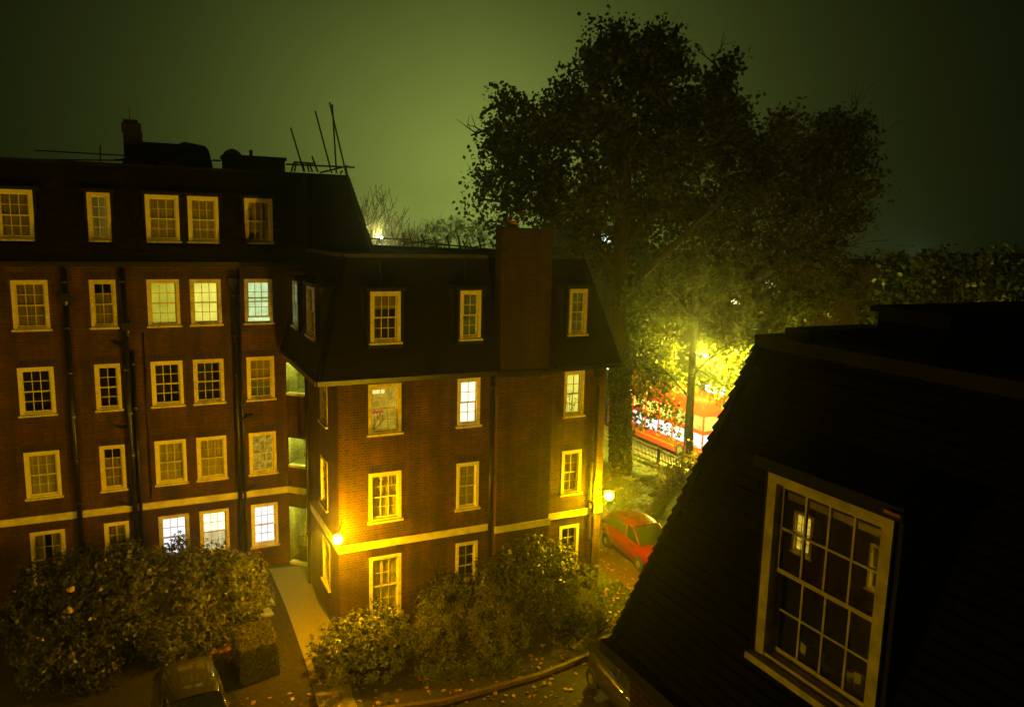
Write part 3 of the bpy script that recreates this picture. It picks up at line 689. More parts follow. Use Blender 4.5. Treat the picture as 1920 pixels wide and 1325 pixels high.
# tile courses on the near slope: real steps
tc = MB()
for k in range(31):
    z = EZ+.02+k*.115
    p = PF(0, z-EZ); xx = p.x
    ye = yh0+(yh1-yh0)*(z-EZ)/dz
    segs = [(FY0, ye)] if not (wz0-.1 < z < wz1+.1) else [(FY0, wy0-.12), (wy1+.12, ye)]
    for y0, y1 in segs: tc.bx((xx-.022, y0, z), (.03, 0, 0), (0, y1-y0, 0), (.004, 0, .016))
tc.build('tile_courses', M['neartile'], rfo)
w = MB(); w.face([(4.95, 6.8, 0), (4.95, FY0, 0), (4.95, FY0, EZ), (4.95, 6.8, EZ)], [(0, 0), (9, 0), (9, 8), (0, 8)]); w.face([(X1, 6.8, 0), (4.95, 6.8, 0), (4.95, 6.8, EZ), (X1, 6.8, EZ)], [(0, 0), (11, 0), (11, 8), (0, 8)])
w.build('wall', M['brick'], fgb)
q = MB(); q.aabb(fx(EZ)-.12, fx(EZ)+.02, FY0, yh0+.1, EZ-.13, EZ+.01); q.aabb(fx(EZ)+.02, X1, yh0, yh0+.12, EZ-.13, EZ+.01); q.build('gutter', M['iron'], fgb)
fl = MB(); fl.face([(fx(TZ), FY0, TZ), (X1, FY0, TZ), (X1, yh1, TZ), (fx(TZ), yh1, TZ)]); fl.build('flat_roof', M['felt'], fgb)
cp = MB(); cp.aabb(fx(TZ)-.06, fx(TZ)+.3, FY0, yh1+.05, TZ-.05, TZ+.07); cp.aabb(fx(TZ)+.3, X1, yh1-.25, yh1+.05, TZ-.05, TZ+.07); cp.build('roof_kerb', M['lead'], fgb)
# dormer
d = MB(); e, n = EC, NC; o = Vector((WX, wy1, wz0)); Wd, Hd, bk = wy1-wy0, wz1-wz0, 1.1
d.bx(o-e*.06-Z3*.1-n*.02, e*.06, Z3*(Hd+.1), -n*bk); d.bx(o+e*Wd-Z3*.1-n*.02, e*.06, Z3*(Hd+.1), -n*bk)
d.bx(o-e*.12+Z3*(Hd+.002)+n*.08, e*(Wd+.24), Z3*.11, -n*(bk+.08)); d.bx(o-e*.1-Z3*.1-n*.01, e*(Wd+.2), Z3*.098, -n*.4)
dm = d.build('dormer', M['lead'], fgb)
q = MB(); q.bx(o+e*(Wd-.02)+Z3*(Hd+.05)+n*.11, e*.14, Z3*.025, n*.006); q.build('glow_streak', M['redglow'], dm)  # added strip that carries the corner's red glow in its colour
fgw = window(fgb, o, e, n, Wd, Hd, 4, 4, 'dark', lintel=False, fwid=.10, glass='fgglass')
# things on the flat roof behind
q = MB(); a = atY(1648, 577, 4.9); q.aabb(a.x, a.x+5, 4.2, 4.9, TZ-.01, a.z-.03); q.aabb(a.x-.05, a.x+5.05, 4.15, 4.95, a.z-.03, a.z+.02)
q.build('roof_tank', M['felt'], fgb)
q = MB(); p0 = atY(1668, 638, 5.2); p1 = atY(1677, 566, 5.2); q.tube([(p0.x, 5.2, TZ), p0, p1], .012, 8)
tag(q.build('pole', plain('pale metal pole', (.6, .6, .5), .4), None), 'thin pale pole standing on the flat roof of the near wing', 'pole')
q = MB(); a = atY(1480, 612, 5.55); b = atY(1632, 604, 5.55)
q.aabb(a.x, b.x, 5.3, 5.6, TZ-.001, TZ+.16); q.aabb(b.x-.4, b.x+.1, 5.2, 5.5, TZ-.001, TZ+.12)
q.build('roof_vent', M['lead'], fgb)
# things on the inside sill of the near window
sy = lambda u: wy1-u
base = wz0+.03
shelf = MB(); shelf.bx(o+e*.0+Z3*.0-n*.14, e*Wd, Z3*.03, -n*.35); shelf.build('sill_board', M['white'], fgb)
def sillthing(mb, name, mat, lab, cat): return tag(mb.build(name, mat, None), lab, cat)
q = MB(); q.bx((WX+.2, sy(.30), base), (.05, .03, 0), (-.03, -.12, 0), (.0, 0, .26)); sillthing(q, 'greeting_card', M['paper'], 'upright white card at the left of the near window sill', 'card')
q = MB(); q.lathe((WX+.22, sy(.56), base), [(.045, 0), (.045, .13), (.015, .19), (.015, .25), (.02, .26)], 12); q.bx((WX+.17, sy(.6), base), (.0, -.08, 0), (.05, 0, 0), (0, 0, .12)); sillthing(q, 'glass_bottle', M['bottle'], 'greenish glass bottle on the near window sill between the cards', 'bottle')
q = MB(); q.bx((WX+.2, sy(.78), base), (.05, -.07, 0), (.05, .03, 0), (0, 0, .23)); sillthing(q, 'carton', M['paper'], 'pale tall carton on the near window sill beside the bottle', 'carton')
q = MB(); q.bx((WX+.22, sy(.88), base), (.03, -.13, 0), (.03, .01, 0), (0, 0, .27)); sillthing(q, 'booklet', M['paper'], 'broad pale booklet, rightmost object on the near window sill', 'booklet')

# ================================================================== ground
gx = [-160, -20, 0, 10, 20, 25.9, 27.0, 28.2, 29.2, 60, 300]
gz = {25.9: 0, 27.0: -.5, 28.2: -1.2, 29.2: -1.96}
gys = [-60, 0, 15, 30, 45, 60, 90, 150, 300, 600]
g = MB()
zf = lambda x: gz.get(x, 0 if x < 26 else -1.96)
for i in range(len(gx)-1):
    for j in range(len(gys)-1):
        q = [(gx[i], gys[j]), (gx[i+1], gys[j]), (gx[i+1], gys[j+1]), (gx[i], gys[j+1])]
        g.face([(x, y, zf(x)) for x, y in q])
struct(g.build('ground', M['lawn'], None), 'damp grassy ground round the buildings', 'ground')
def sheet(name, pts, z, mat, lab, cat):
    q = MB(); q.face([(x, y, z) for x, y in pts]); return struct(q.build(name, mat, None), lab, cat)
sheet('courtyard', [(-20, -5), (13.2, -5), (22, 10), (20.0, 16), (18.9, 19.4), (16.4, 20.2), (14.9, 19.2), (12.9, 18.5), (10.0, 18.0), (7, 17.9), (4.6, 18.4), (2.3, 18.4), (1.9, 20.8), (-20, 21)], .006, M['asphalt'], 'dark damp parking courtyard', 'courtyard')
sheet('driveway', [(14.9, 19.2), (16.4, 20.2), (18.9, 19.4), (19.2, 24), (19.3, 40), (15.4, 40), (15.3, 24), (15.6, 22.2), (15.5, 20.8)], .010, M['drive'], 'brown driveway scattered with fallen leaves', 'driveway')
gl = [atZ(x, y, .014) for x, y in ((505, 1066), (518, 1095), (533, 1130), (548, 1170), (562, 1210), (578, 1258), (590, 1300), (612, 1370))]
gr = [atZ(x, y, .014) for x, y in ((690, 1370), (660, 1300), (650, 1240), (640, 1190), (625, 1172), (610, 1150), (596, 1128), (585, 1095), (576, 1058))]
sheet('path', [(p.x, p.y) for p in gl+gr], .014, M['gravel'], 'pale gravel path to the stair door', 'path')
sheet('flower_bed', [(-12, 21.2), (1.9, 20.9), (2.2, 18.6), (4.6, 18.6), (4.1, 21.5), (4.2, 25), (4.0, 28.5), (-12, 28.5)], .005, M['soil'], 'dark soil bed under the bushes', 'flower bed')
sheet('flower_bed', [(5.25, 22.35), (14.4, 22.35), (13.2, 20.0), (12.8, 18.66), (10.0, 18.16), (7, 18.06), (4.95, 18.5)], .0055, M['soil'], 'dark soil bed along the front wall, its kerb strip laid dark for shade', 'flower bed')  # soil run out to the kerb to darken ground that lies in shade
k = MB(); pts = [(14.9, 19.2), (12.9, 18.5), (10.0, 18.0), (7, 17.9), (4.6, 18.4)]
for (a, b) in zip(pts, pts[1:]):
    a, b = Vector((*a, 0)), Vector((*b, 0)); t = (b-a).normalized(); nn = Vector((-t.y, t.x, 0)); nk = int((b-a).length/.9)
    for q_ in range(nk): k.bx(a+(b-a)*(q_/nk)+Vector((0, 0, random.uniform(-.006, .006))), (b-a)/nk-t*.018, nn*-.13, (0, 0, .12))
struct(k.build('kerb', M['drive'], None), 'low concrete kerb between the bed and the courtyard', 'kerb')
for i, (x, y) in enumerate(((490, 1105), (500, 1128), (497, 1148))):
    p = atZ(x, y, .03); q = MB(); q.bx(p+Vector((-.25, -.3, -.03)), (.5, .05, 0), (-.05, .55, 0), (0, 0, .05))
    tag(q.build('paving_slab', M['slab'], None), ['pale paving slab in the bed, farthest of three beside the rounded bush', 'pale paving slab in the bed, middle one of three beside the rounded bush', 'pale paving slab in the bed, nearest the clipped box hedge'][i], 'slab', 'paving slabs beside the path')
# road
RZ = -1.95
sheet('road', [(30.6, -20), (38.5, -20), (38.5, 200), (30.6, 200)], RZ+.004, M['road'], 'lit street beyond the railing', 'road')
sheet('pavement', [(29.2, -20), (30.45, -20), (30.45, 200), (29.2, 200)], RZ+.12, M['kerb'], 'pavement along the street', 'pavement')
k = MB(); k.aabb(30.45, 30.6, -20, 200, RZ-.05, RZ+.125); struct(k.build('kerb', M['kerb'], None), 'kerb along the street', 'kerb')
q = MB(); q.face([(30.75, -20, RZ+.009), (30.85, -20, RZ+.009), (30.85, 200, RZ+.009), (30.75, 200, RZ+.009)]); struct(q.build('road_marking', M['yellowline'], None), 'yellow line at the road edge', 'road marking')
q = MB()
for k in range(40): q.face([(34.5, k*5., RZ+.009), (34.62, k*5., RZ+.009), (34.62, k*5.+2.5, RZ+.009), (34.5, k*5.+2.5, RZ+.009)])
struct(q.build('road_marking', M['kerb'], None), 'dashed white centre line of the road', 'road marking')

# ================================================================== lamps
def glow(watts, col, r, sq=1.):
    """lens or globe material giving the lamp's whole light"""
    return emis('lamp glow', col, watts/(math.pi*4*math.pi*r*r*(.35+.65*sq)))
ASSUMED_SOD = (1, .58, .006)
def walllamp(p, wallpt, label, e, group, col):
    t = thing('wall_lamp', wallpt, label, 'lamp', group); p = Vector(p); wp = Vector(wallpt)
    q = MB(); q.tube([wp, wp.lerp(p, .6)+Z3*.1, p+Z3*.14], .02, 8); q.lathe(wp, [(.07, 0), (.07, .03)], 10, axis=(p-wp)); q.build('bracket', M['iron'], t)
    q = MB(); q.ball(p, .16, 16); q.build('globe', glow(e, col, .16), t, smooth=True)
    return t
PL = Vector((5.02, 21.68, 3.56)); PR = Vector((14.72, 22.05, 3.50))
walllamp(PL, (XB0+.06, YB-.001, 3.72), 'glaring sodium lamp on the left corner of the front wall above the path', 1500, 'sodium wall lamps', (1, .48, .0006))
walllamp(PR, (XB1-.06, YB-.001, 3.64), 'glaring sodium lamp on the right corner of the front wall near the red car', 1900, 'sodium wall lamps', (1, .60, .0006))
# lamp post builder; the wall lamps after it are assumed, out of view
def lampost(base, h, label, energy, col, arm=None, glr=.16, hood=True):
    t = thing('lamp_post', base, label, 'street lamp'); b = Vector(base)
    q = MB(); q.lathe(b, [(.11, 0), (.1, 1.0), (.06, 1.05), (.045, h)], 12); q.build('pole', M['iron'], t)
    top = b+Z3*h
    hd = top+(Vector(arm) if arm else Vector((0, 0, .12)))
    if arm: q = MB(); q.tube([top-Z3*.05, top.lerp(hd, .5)+Z3*.25, hd+Z3*.1], .035, 8); q.build('arm', M['iron'], t)
    q = MB(); q.ball(hd, glr, 14, (1, 1, .6)); q.build('lamp_lens', glow(energy, col, glr, .6), t, smooth=True)
    if hood: q = MB(); q.lathe(hd+Z3*.06, [(glr*1.25, 0), (glr*1.1, .07), (.05, .12)], 12); q.build('lamp_hood', M['iron'], t)
    return t
walllamp((-11.55, 13.5, 5.2), (-11.999, 13.5, 5.35), 'assumed sodium lamp, added out of view on the west wing wall, facing the courtyard', 2000, 'sodium wall lamps', ASSUMED_SOD)  # unseen lamp, assumed and added to light the near dormer and side wall
wwg = thing('west_wing', (-13, 17, 0), 'brick west wing with one amber lit window, mirrored in the near dormer pane', 'apartment block')
hw = [(y0, y0+ww, z0, z1) for y0, ww in ((6.5, 1.0), (9.6, 1.0), (16.2, .9), (19.56, .94), (23.5, 1.0)) for z0, z1 in rows[:3]]
w = MB(); wall(w, lambda u, v: Vector((-12, u, v)), 3.0, 28.5, 0, 8.6, hw); w.aabb(-18, -13.0, 3, 28.5, 0, 8.6); w.build('wall', M['brick'], wwg)
w = MB(); w.face([(-11.7, 3, 8.6), (-11.7, 28.5, 8.6), (-12.9, 28.5, 11.8), (-12.9, 3, 11.8)], [(0, 0), (25, 0), (25, 3.4), (0, 3.4)]); w.aabb(-17.5, -12.9, 3, 28.5, 8.6, 11.8); w.build('mansard_roof', M['tile'], wwg)
w = MB(); w.aabb(-11.998, -11.95, 3, 28.4, 2.82, 3.06); w.build('string_course', M['stone'], wwg)
M['litmirror'] = emis('amber lit room', (1, .66, .05), 4.2, .4, 3)
for (y0, y1, z0, z1) in hw:
    window(wwg, (-12, y0, z0), Vector((0, 1, 0)), Vector((1, 0, 0)), y1-y0, z1-z0, 3, 4, 'litmirror' if (abs(y0-19.56) < .01 and z0 < 1) else 'net')
walllamp((9.0, 7.15, 4.4), (9.0, 6.801, 4.55), 'assumed sodium lamp, added out of view on the end wall of the near wing, facing the front wall', 3600, 'sodium wall lamps', ASSUMED_SOD)  # added out of view, assumed from the light on the front wall
hd = atX(1322, 665, 31.0)
lampost((29.9, hd.y+.1, RZ+.12), hd.z-RZ-.12-.1, 'street lamp glowing yellow among the leaves', 36000, (1, .82, .06), arm=(1.1, -.1, .1), glr=.22)

# ================================================================== vegetation
def leafmesh(name, C, size, mat, parent, updir=None, jitter=.5, aspect=.55, label=None):
    n = len(C); C = np.asarray(C, dtype=np.float64)
    nr = RNG.normal(size=(n, 3))
    if updir is not None: nr = nr*jitter*1.0 + updir
    nr /= np.linalg.norm(nr, axis=1, keepdims=True)
    t = RNG.normal(size=(n, 3)); t -= (t*nr).sum(1, keepdims=True)*nr; t /= np.linalg.norm(t, axis=1, keepdims=True)+1e-9
    b = np.cross(nr, t); s = size*(.4+1.1*RNG.random((n, 1)))
    v = np.empty((n, 4, 3))
    v[:, 0] = C-t*s*.5; v[:, 2] = C+t*s*.5-nr*s*.08; v[:, 1] = C+b*s*aspect*.5+nr*s*.07; v[:, 3] = C-b*s*aspect*.5+nr*s*.07
    me = bpy.data.meshes.new(name)
    me.vertices.add(n*4); me.loops.add(n*4); me.polygons.add(n)
    me.vertices.foreach_set('co', v.astype(np.float32).ravel())
    me.loops.foreach_set('vertex_index', np.arange(n*4, dtype=np.int32))
    me.polygons.foreach_set('loop_start', np.arange(0, n*4, 4, dtype=np.int32)); me.polygons.foreach_set('loop_total', np.full(n, 4, dtype=np.int32))
    me.materials.append(mat); me.update(calc_edges=True)
    return link(name, me, parent, label)
def blobleaves(blobs, per, clump=.45, npc=26, power=.45, shell=0):
    out = []; dirs = []
    for (c, r, dens) in blobs:
        c = np.array(c); rr = np.array(r if isinstance(r, (tuple, list)) else (r, r, r), dtype=float)
        vol = (rr.prod())**(2/3)
        k = max(3, int(per*vol*dens/npc))
        d = RNG.normal(size=(k, 3)); d /= np.linalg.norm(d, axis=1, keepdims=True)
        rad = shell+(1-shell)*RNG.random((k, 1))**power
        # lumpy outline
        lump = 1+.16*np.sin(d[:, :1]*5+c[0])+.14*np.sin(d[:, 1:2]*6.3+c[1]*2)+.12*np.sin(d[:, 2:]*7.1+c[2]*3)
        cc = c+d*rad*rr*lump
        for j in range(k):
            o = np.clip(RNG.normal(size=(npc, 3)), -1.35, 1.35)*clump*(.6+.7*RNG.random())
            out.append(cc[j]+o); dirs.append(np.repeat(d[j:j+1], npc, 0))
    return np.concatenate(out), np.concatenate(dirs)
def limbs(mb, p, d, r, depth, length, rng, spread=.55, minr=.02, n=7, up=.15):
    pts = [Vector(p)]; rad = [r]; d = Vector(d).normalized(); seg = 4
    for i in range(seg):
        d = (d+Vector((rng.uniform(-1, 1), rng.uniform(-1, 1), rng.uniform(-.6, 1)))*.12+Z3*up*.2).normalized()
        pts.append(pts[-1]+d*length/seg); rad.append(max(minr, r*(1-.45*(i+1)/seg)))
    mb.tube(pts, rad, n if depth > 1 else 5, cap=False)
    if depth <= 0: return
    for k in range(rng.choice((2, 3, 3))):
        i = rng.randint(2, seg); a = Vector((rng.uniform(-1, 1), rng.uniform(-1, 1), rng.uniform(-.3, .9))).normalized()
        limbs(mb, pts[i], (d+a*spread*1.6).normalized(), rad[i]*.72, depth-1, length*rng.uniform(.6, .85), rng, spread, minr, n, up)
def pb(x, y, rp, dist, dj=0, dens=1.):
    """blob round a point seen at pixel x, y: real centre at that distance, real radius"""
    d = ray(x, y); t = dist+dj; p = _p(d, t); r = rp/F*t
    return (tuple(p), (r, r*1.1, r), dens)
# --- the big plane tree
rng = random.Random(3)
tb_ = Vector((23.3, 33.8, 0)); D = 40.0
tree = thing('plane_tree', tb_, 'huge dark plane tree with a broad leafy crown behind the front wing', 'tree')
tr = MB()
fork = _p(ray(1168, 400), 40)
p1 = [tb_-Z3*.1, _p(ray(1163, 780), 40.6), _p(ray(1160, 640), 40.3), _p(ray(1163, 500), 40), fork, _p(ray(1174, 330), 40), _p(ray(1172, 240), 40), _p(ray(1178, 160), 40.3)]
tr.tube(p1, [.48, .42, .40, .38, .35, .28, .18, .06], 12)
for path, r in (([(1168, 410), (1140, 355), (1110, 310), (1060, 265), (1000, 235)], .22), ([(1172, 335), (1205, 290), (1250, 230), (1275, 160)], .2), ([(1165, 470), (1200, 420), (1235, 350), (1265, 300), (1330, 230), (1360, 150)], .24),
                ([(1163, 520), (1120, 470), (1060, 420), (990, 390), (900, 370)], .2), ([(1160, 560), (1215, 510), (1290, 440), (1345, 385), (1370, 330)], .24), ([(1166, 440), (1090, 400), (1030, 330), (970, 280), (930, 240)], .2), ([(1172, 300), (1140, 240), (1110, 170), (1100, 120)], .16)):
    pts = []; dj = rng.uniform(-2.2, 2.2)
    for i, (x, y) in enumerate(path): pts.append(_p(ray(x+rng.uniform(-6, 6), y+rng.uniform(-6, 6)), 40+dj*i/len(path)))
    tr.tube(pts, [r*(1-.75*i/(len(pts)-1)) for i in range(len(pts))], 8)
    for q in pts[1:]: limbs(tr, q, (rng.uniform(-1, 1), rng.uniform(-1, 1), rng.uniform(-.5, .6)), r*.42, 2, 1.3, rng, minr=.012)
tr.build('trunk', M['bark'], tree, smooth=True)
big = [(1190, 128, 75), (1118, 130, 48), (1265, 115, 38), (1232, 90, 45), (1150, 85, 45), (1368, 125, 24), (1345, 165, 34), (1368, 215, 38), (1320, 210, 55), (1240, 215, 75), (1130, 225, 75), (1065, 195, 52), (1035, 250, 60),
       (960, 200, 34), (985, 235, 45), (935, 262, 36), (955, 310, 45), (1020, 330, 60), (1160, 300, 70), (1250, 310, 70), (1350, 290, 52), (960, 372, 42), (1040, 395, 45), (1110, 370, 60), (1200, 400, 65), (1290, 390, 60), (1370, 370, 45), (1398, 250, 26), (1408, 290, 34), (1420, 335, 36), (1110, 455, 45), (1090, 425, 40)]
bl = [pb(x, y, r, D, rng.uniform(-3.5, 3.5)) for x, y, r in big]
bl += [pb(905, 330, 24, D, 1, .55), pb(890, 372, 20, D, 1.5, .45), pb(925, 350, 24, D, 0, .6), pb(905, 395, 20, D, 2, .4), pb(930, 430, 22, D, 1, .5), pb(955, 425, 24, D, 1, .6)]
bl += [pb(1140, 520, 30, D, 3, .6), pb(1170, 560, 42, D, 2, .7), pb(1200, 490, 50, D, 1, .8), pb(1185, 620, 34, D, 1, .7), pb(1210, 560, 45, D, -2, .6)]
C, d_ = blobleaves(bl, 640, clump=.38, npc=17, power=.55)
leafmesh('crown', C, .235, M['plane'], tree, aspect=.8)
# ivy round the trunk
iv = []
for i in range(9000):
    t = random.random(); y = 640+t*245; p = _p(ray(1163, y), 40.5); a = random.random()*6.283; rr = .40+.18*random.random()
    iv.append((p.x+rr*math.cos(a), p.y+rr*math.sin(a), p.z+random.uniform(-.2, .2)))
leafmesh('ivy', iv, .17, M['ivy'], tree, aspect=.9)
# --- street tree
tb2 = Vector((26.9, 32.5, -.55)); t2 = thing('street_tree', tb2, 'leafy street tree with a slim trunk lit yellow by the street lamp', 'tree')
tr = MB(); D2 = (Vector((26.9, 32.5, 0))-Vector((0, 0, CAMZ))).length*.97
pp = [tb2, _p(ray(1293, 790), 43.2), _p(ray(1297, 700), 42.8), _p(ray(1300, 640), 42.6), _p(ray(1305, 560), 42.5), _p(ray(1330, 480), 42.5), _p(ray(1380, 420), 42.8), _p(ray(1450, 350), 43)]
tr.tube(pp, [.25, .22, .21, .2, .19, .17, .12, .05], 10)
for path, r in (([(1298, 700), (1330, 670), (1360, 650)], .09), ([(1303, 590), (1360, 540), (1430, 500), (1520, 450), (1590, 400)], .15), ([(1302, 600), (1260, 560), (1220, 520), (1190, 450)], .13), ([(1330, 480), (1370, 430), (1400, 380)], .12), ([(1380, 420), (1470, 400), (1560, 330), (1600, 270)], .13), ([(1296, 740), (1250, 700), (1210, 690)], .07), ([(1298, 690), (1350, 720), (1380, 740)], .07)):
    pts = [_p(ray(x+rng.uniform(-5, 5), y+rng.uniform(-5, 5)), 42.6+rng.uniform(-.5, .5)) for x, y in path]
    tr.tube(pts, [r*(1-.75*i/(len(pts)-1)) for i in range(len(pts))], 8)
    for q in pts[1:]: limbs(tr, q, (rng.uniform(-1, 1), rng.uniform(-1, 1), rng.uniform(-.2, 1)), r*.42, 2, 1.9, rng, minr=.012)
tr.build('trunk', M['bark'], t2, smooth=True)
st = [(1480, 235, 36), (1455, 260, 34), (1570, 240, 42), (1610, 235, 24), (1535, 280, 55), (1605, 300, 42), (1625, 350, 26), (1470, 310, 55), (1430, 290, 34), (1560, 350, 60), (1490, 380, 65), (1420, 370, 50), (1600, 400, 34), (1560, 430, 45), (1400, 450, 55), (1470, 470, 60), (1540, 480, 50), (1340, 440, 50),
      (1280, 490, 50), (1350, 520, 60), (1430, 550, 60), (1510, 550, 55), (1580, 530, 40), (1280, 570, 50), (1230, 600, 42), (1350, 600, 55), (1430, 620, 45), (1500, 600, 40), (1245, 655, 42), (1330, 650, 38), (1390, 680, 40), (1215, 700, 34), (1260, 725, 34), (1205, 728, 26), (1240, 742, 24), (1225, 690, 30), (1190, 735, 20), (1350, 725, 34), (1390, 740, 26)]
bl = [pb(x, y, r, 43.5, rng.uniform(-3, 3), .8 if y < 640 else .55) for x, y, r in st]
bl += [pb(x, y, r, 43.5, rng.uniform(-1, 1), 1.1) for x, y, r in ((1192, 768, 10), (1212, 786, 7), (1243, 798, 8), (1268, 812, 7), (1228, 766, 9), (1255, 775, 9), (1200, 795, 6), (1275, 785, 8))]
C, d_ = blobleaves(bl, 620, clump=.37, npc=17, power=.55)
leafmesh('crown', C, .22, M['street'], t2, aspect=.8)
# --- yellow leaved sapling by the railing, small shrubs on the lawn
def shrub(name, label, blobs, size, mat, per, cat='shrub', clump=.1, npc=14, shell=.75, power=.7, aspect=.5, upj=.7, stemr=.04, group=None, base=None, flowers=None, extra=None):
    c0 = np.array([b[0] for b in blobs]); bx = base or (c0[:, 0].mean(), c0[:, 1].mean(), 0)
    t = thing(name, bx, label, cat, group)
    C, dd = blobleaves(blobs, per*3.2, clump, npc, power, shell)
    keep = C[:, 2] > bx[2]+.02; C, dd = C[keep], dd[keep]
    dd = dd+np.array([0, -.1, .35])
    leafmesh('foliage', C, size, mat, t, updir=dd, jitter=upj, aspect=aspect)
    s = MB(); rg = random.Random(len(blobs)*7+int(bx[0]*10))
    for b in blobs:
        p = Vector(b[0]); s.tube([Vector(bx)-Z3*.03, Vector(bx).lerp(p, .5)+Vector((rg.uniform(-.1, .1), rg.uniform(-.1, .1), 0)), p], [stemr, stemr*.7, stemr*.3], 6)
        for k in range(3): s.tube([p, p+Vector((rg.uniform(-1, 1), rg.uniform(-1, 1), rg.uniform(0, 1)))*.5*b[1][0]], [stemr*.3, stemr*.1], 5)
    s.build('stem', M['bark'], t)
    if flowers:
        for (x, y, Y, r, mt, nm) in flowers:
            p = atY(x, y, Y); q = MB()
            for k in range(9): q.ball(p+Vector((rg.uniform(-1, 1), rg.uniform(-1, 1), rg.uniform(-.6, .6)))*r*.6, r*.55, 7)
            q.build(nm, M[mt], t)
    return t
def sb(x, y, rp, Y, sq=1., dens=1.):
    p = atY(x, y, Y); dist = (p-Vector((0, 0, CAMZ))).length; r = rp/F*dist
    return (tuple(p), (r, r, r*sq), dens)
shrub('sapling', 'young tree with big yellow leaves beside the railing', [sb(1285, 868, 22, 31.0), sb(1262, 885, 24, 30.6), sb(1240, 915, 15, 30.2, 1, .6), sb(1300, 900, 22, 30.3), sb(1310, 850, 18, 31, 1, .7)], .24, M['sapling'], 75, 'tree', clump=.26, npc=7, shell=.1, aspect=.85, base=(26.2, 30.6, 0))
shrub('lawn_shrub', 'small sparkling shrub on the lawn just behind the red car', [sb(1222, 975, 12, 26.9), sb(1236, 988, 12, 26.6), sb(1246, 970, 11, 26.8), sb(1212, 962, 7, 27)], .09, M['laurel'], 400, clump=.08)
# --- left bed
YL = 25.6
shrub('rounded_shrub', 'rounded glossy green bush lit by the lamp, rightmost of the left bed', [sb(452, 1080, 42, 25.2), sb(440, 1110, 52, 24.8), sb(462, 1125, 36, 24.6), sb(425, 1065, 32, 25.6)], .105, M['laurel'], 1500, clump=.07)
shrub('rose_bush', 'straggling rose bush with orange blooms in front of the white lit windows', [sb(372, 1065, 34, 25.8), sb(345, 1085, 40, 25.4), sb(330, 1050, 30, 26.3), sb(372, 1110, 36, 24.9), sb(350, 1140, 40, 24.2), sb(318, 1120, 36, 24.6), sb(340, 1025, 17, 26.6, 1.2, .45), sb(405, 1035, 20, 26.6, 1, .5), sb(342, 1010, 10, 26.6, 1, .35)], .105, M['rose'], 1150, clump=.1, aspect=.6,
      flowers=[(287, 1031, 26.2, .075, 'blossom', 'rose_bloom'), (266, 1112, 25, .08, 'redblossom', 'rose_bloom'), (385, 1105, 24.6, .045, 'redblossom', 'rose_bloom'), (330, 1140, 24, .04, 'redblossom', 'rose_bloom')])
shrub('low_shrub', 'low bush with warm lit leaves beside the clipped box hedge', [sb(400, 1180, 30, 23.6), sb(375, 1195, 30, 23.3), sb(340, 1190, 34, 23.4), sb(310, 1205, 30, 23.2), sb(420, 1165, 20, 23.9)], .10, M['rose'], 1150, clump=.09, aspect=.6)
shrub('leafy_shrub', 'broad leafy bush in the middle of the left bed', [sb(270, 1090, 50, 25.6), sb(230, 1065, 42, 26.1), sb(250, 1130, 50, 24.9), sb(285, 1060, 30, 26.2), sb(210, 1160, 46, 24.4), sb(240, 1190, 40, 23.8), sb(285, 1170, 34, 24)], .105, M['rose'], 1000, clump=.1, aspect=.6)
shrub('flowering_shrub', 'dim bush with pale round flower heads at the far left of the bed', [sb(150, 1080, 46, 25.8), sb(110, 1110, 46, 25.4), sb(170, 1130, 44, 25), sb(130, 1170, 50, 24.4), sb(80, 1090, 40, 26), sb(60, 1150, 44, 25), sb(180, 1190, 36, 23.8)], .13, M['darkshrub'], 620, clump=.1, aspect=.6,
      flowers=[(132, 1104, 24.4, .11, 'blossom', 'flower_head'), (133, 1143, 23.9, .115, 'blossom', 'flower_head'), (130, 1158, 23.9, .07, 'blossom', 'flower_head')])
for i, (x, y, r) in enumerate(((90, 1230, 44), (160, 1250, 40))):
    shrub('low_shrub', ['dark low bush in the bottom left corner', 'dark low bush between the corner bush and the parked grey car'][i], [sb(x, y, r, 22.6), sb(x-30, y-15, r*.8, 22.9), sb(x+28, y+8, r*.7, 22.4)], .12, M['darkshrub'], 600, clump=.1)
# clipped box hedge
hp = [atZ(x, y, 1.0) for x, y in ((435, 1177), (507, 1153), (522, 1202), (450, 1224))]
t = thing('box_hedge', (2.65, 21.9, 0), 'square clipped box hedge with a flat top, between the bush and the path', 'hedge')
H0, HA, HB = hp[3], hp[2]-hp[3], hp[0]-hp[3]; H0.z = 0; HA.z = HB.z = 0
pts = []; nrm = []
def hf(n, f, nv):
    for _ in range(n):
        pts.append(tuple(f(random.random(), random.random())+Vector((random.gauss(0, .018), random.gauss(0, .018), random.gauss(0, .018))))); nrm.append(nv)
hf(7000, lambda a, b: H0+HA*a+HB*b+Z3*1.0, (0, 0, 1)); hf(4500, lambda a, b: H0+HA*a+Z3*b, (0, -1, .2)); hf(4500, lambda a, b: H0+HB*a+Z3*b, (-1, 0, .2)); hf(4500, lambda a, b: H0+HA+HB*a+Z3*b, (1, 0, .2)); hf(2500, lambda a, b: H0+HB+HA*a+Z3*b, (0, 1, .2))
leafmesh('foliage', pts, .055, M['box'], t, updir=np.array(nrm, float), jitter=.55, aspect=.6)
q = MB(); q.bx(H0+HA*.04+HB*.04, HA*.92, HB*.92, (0, 0, .95)); q.build('inner_twigs', M['soil'], t)
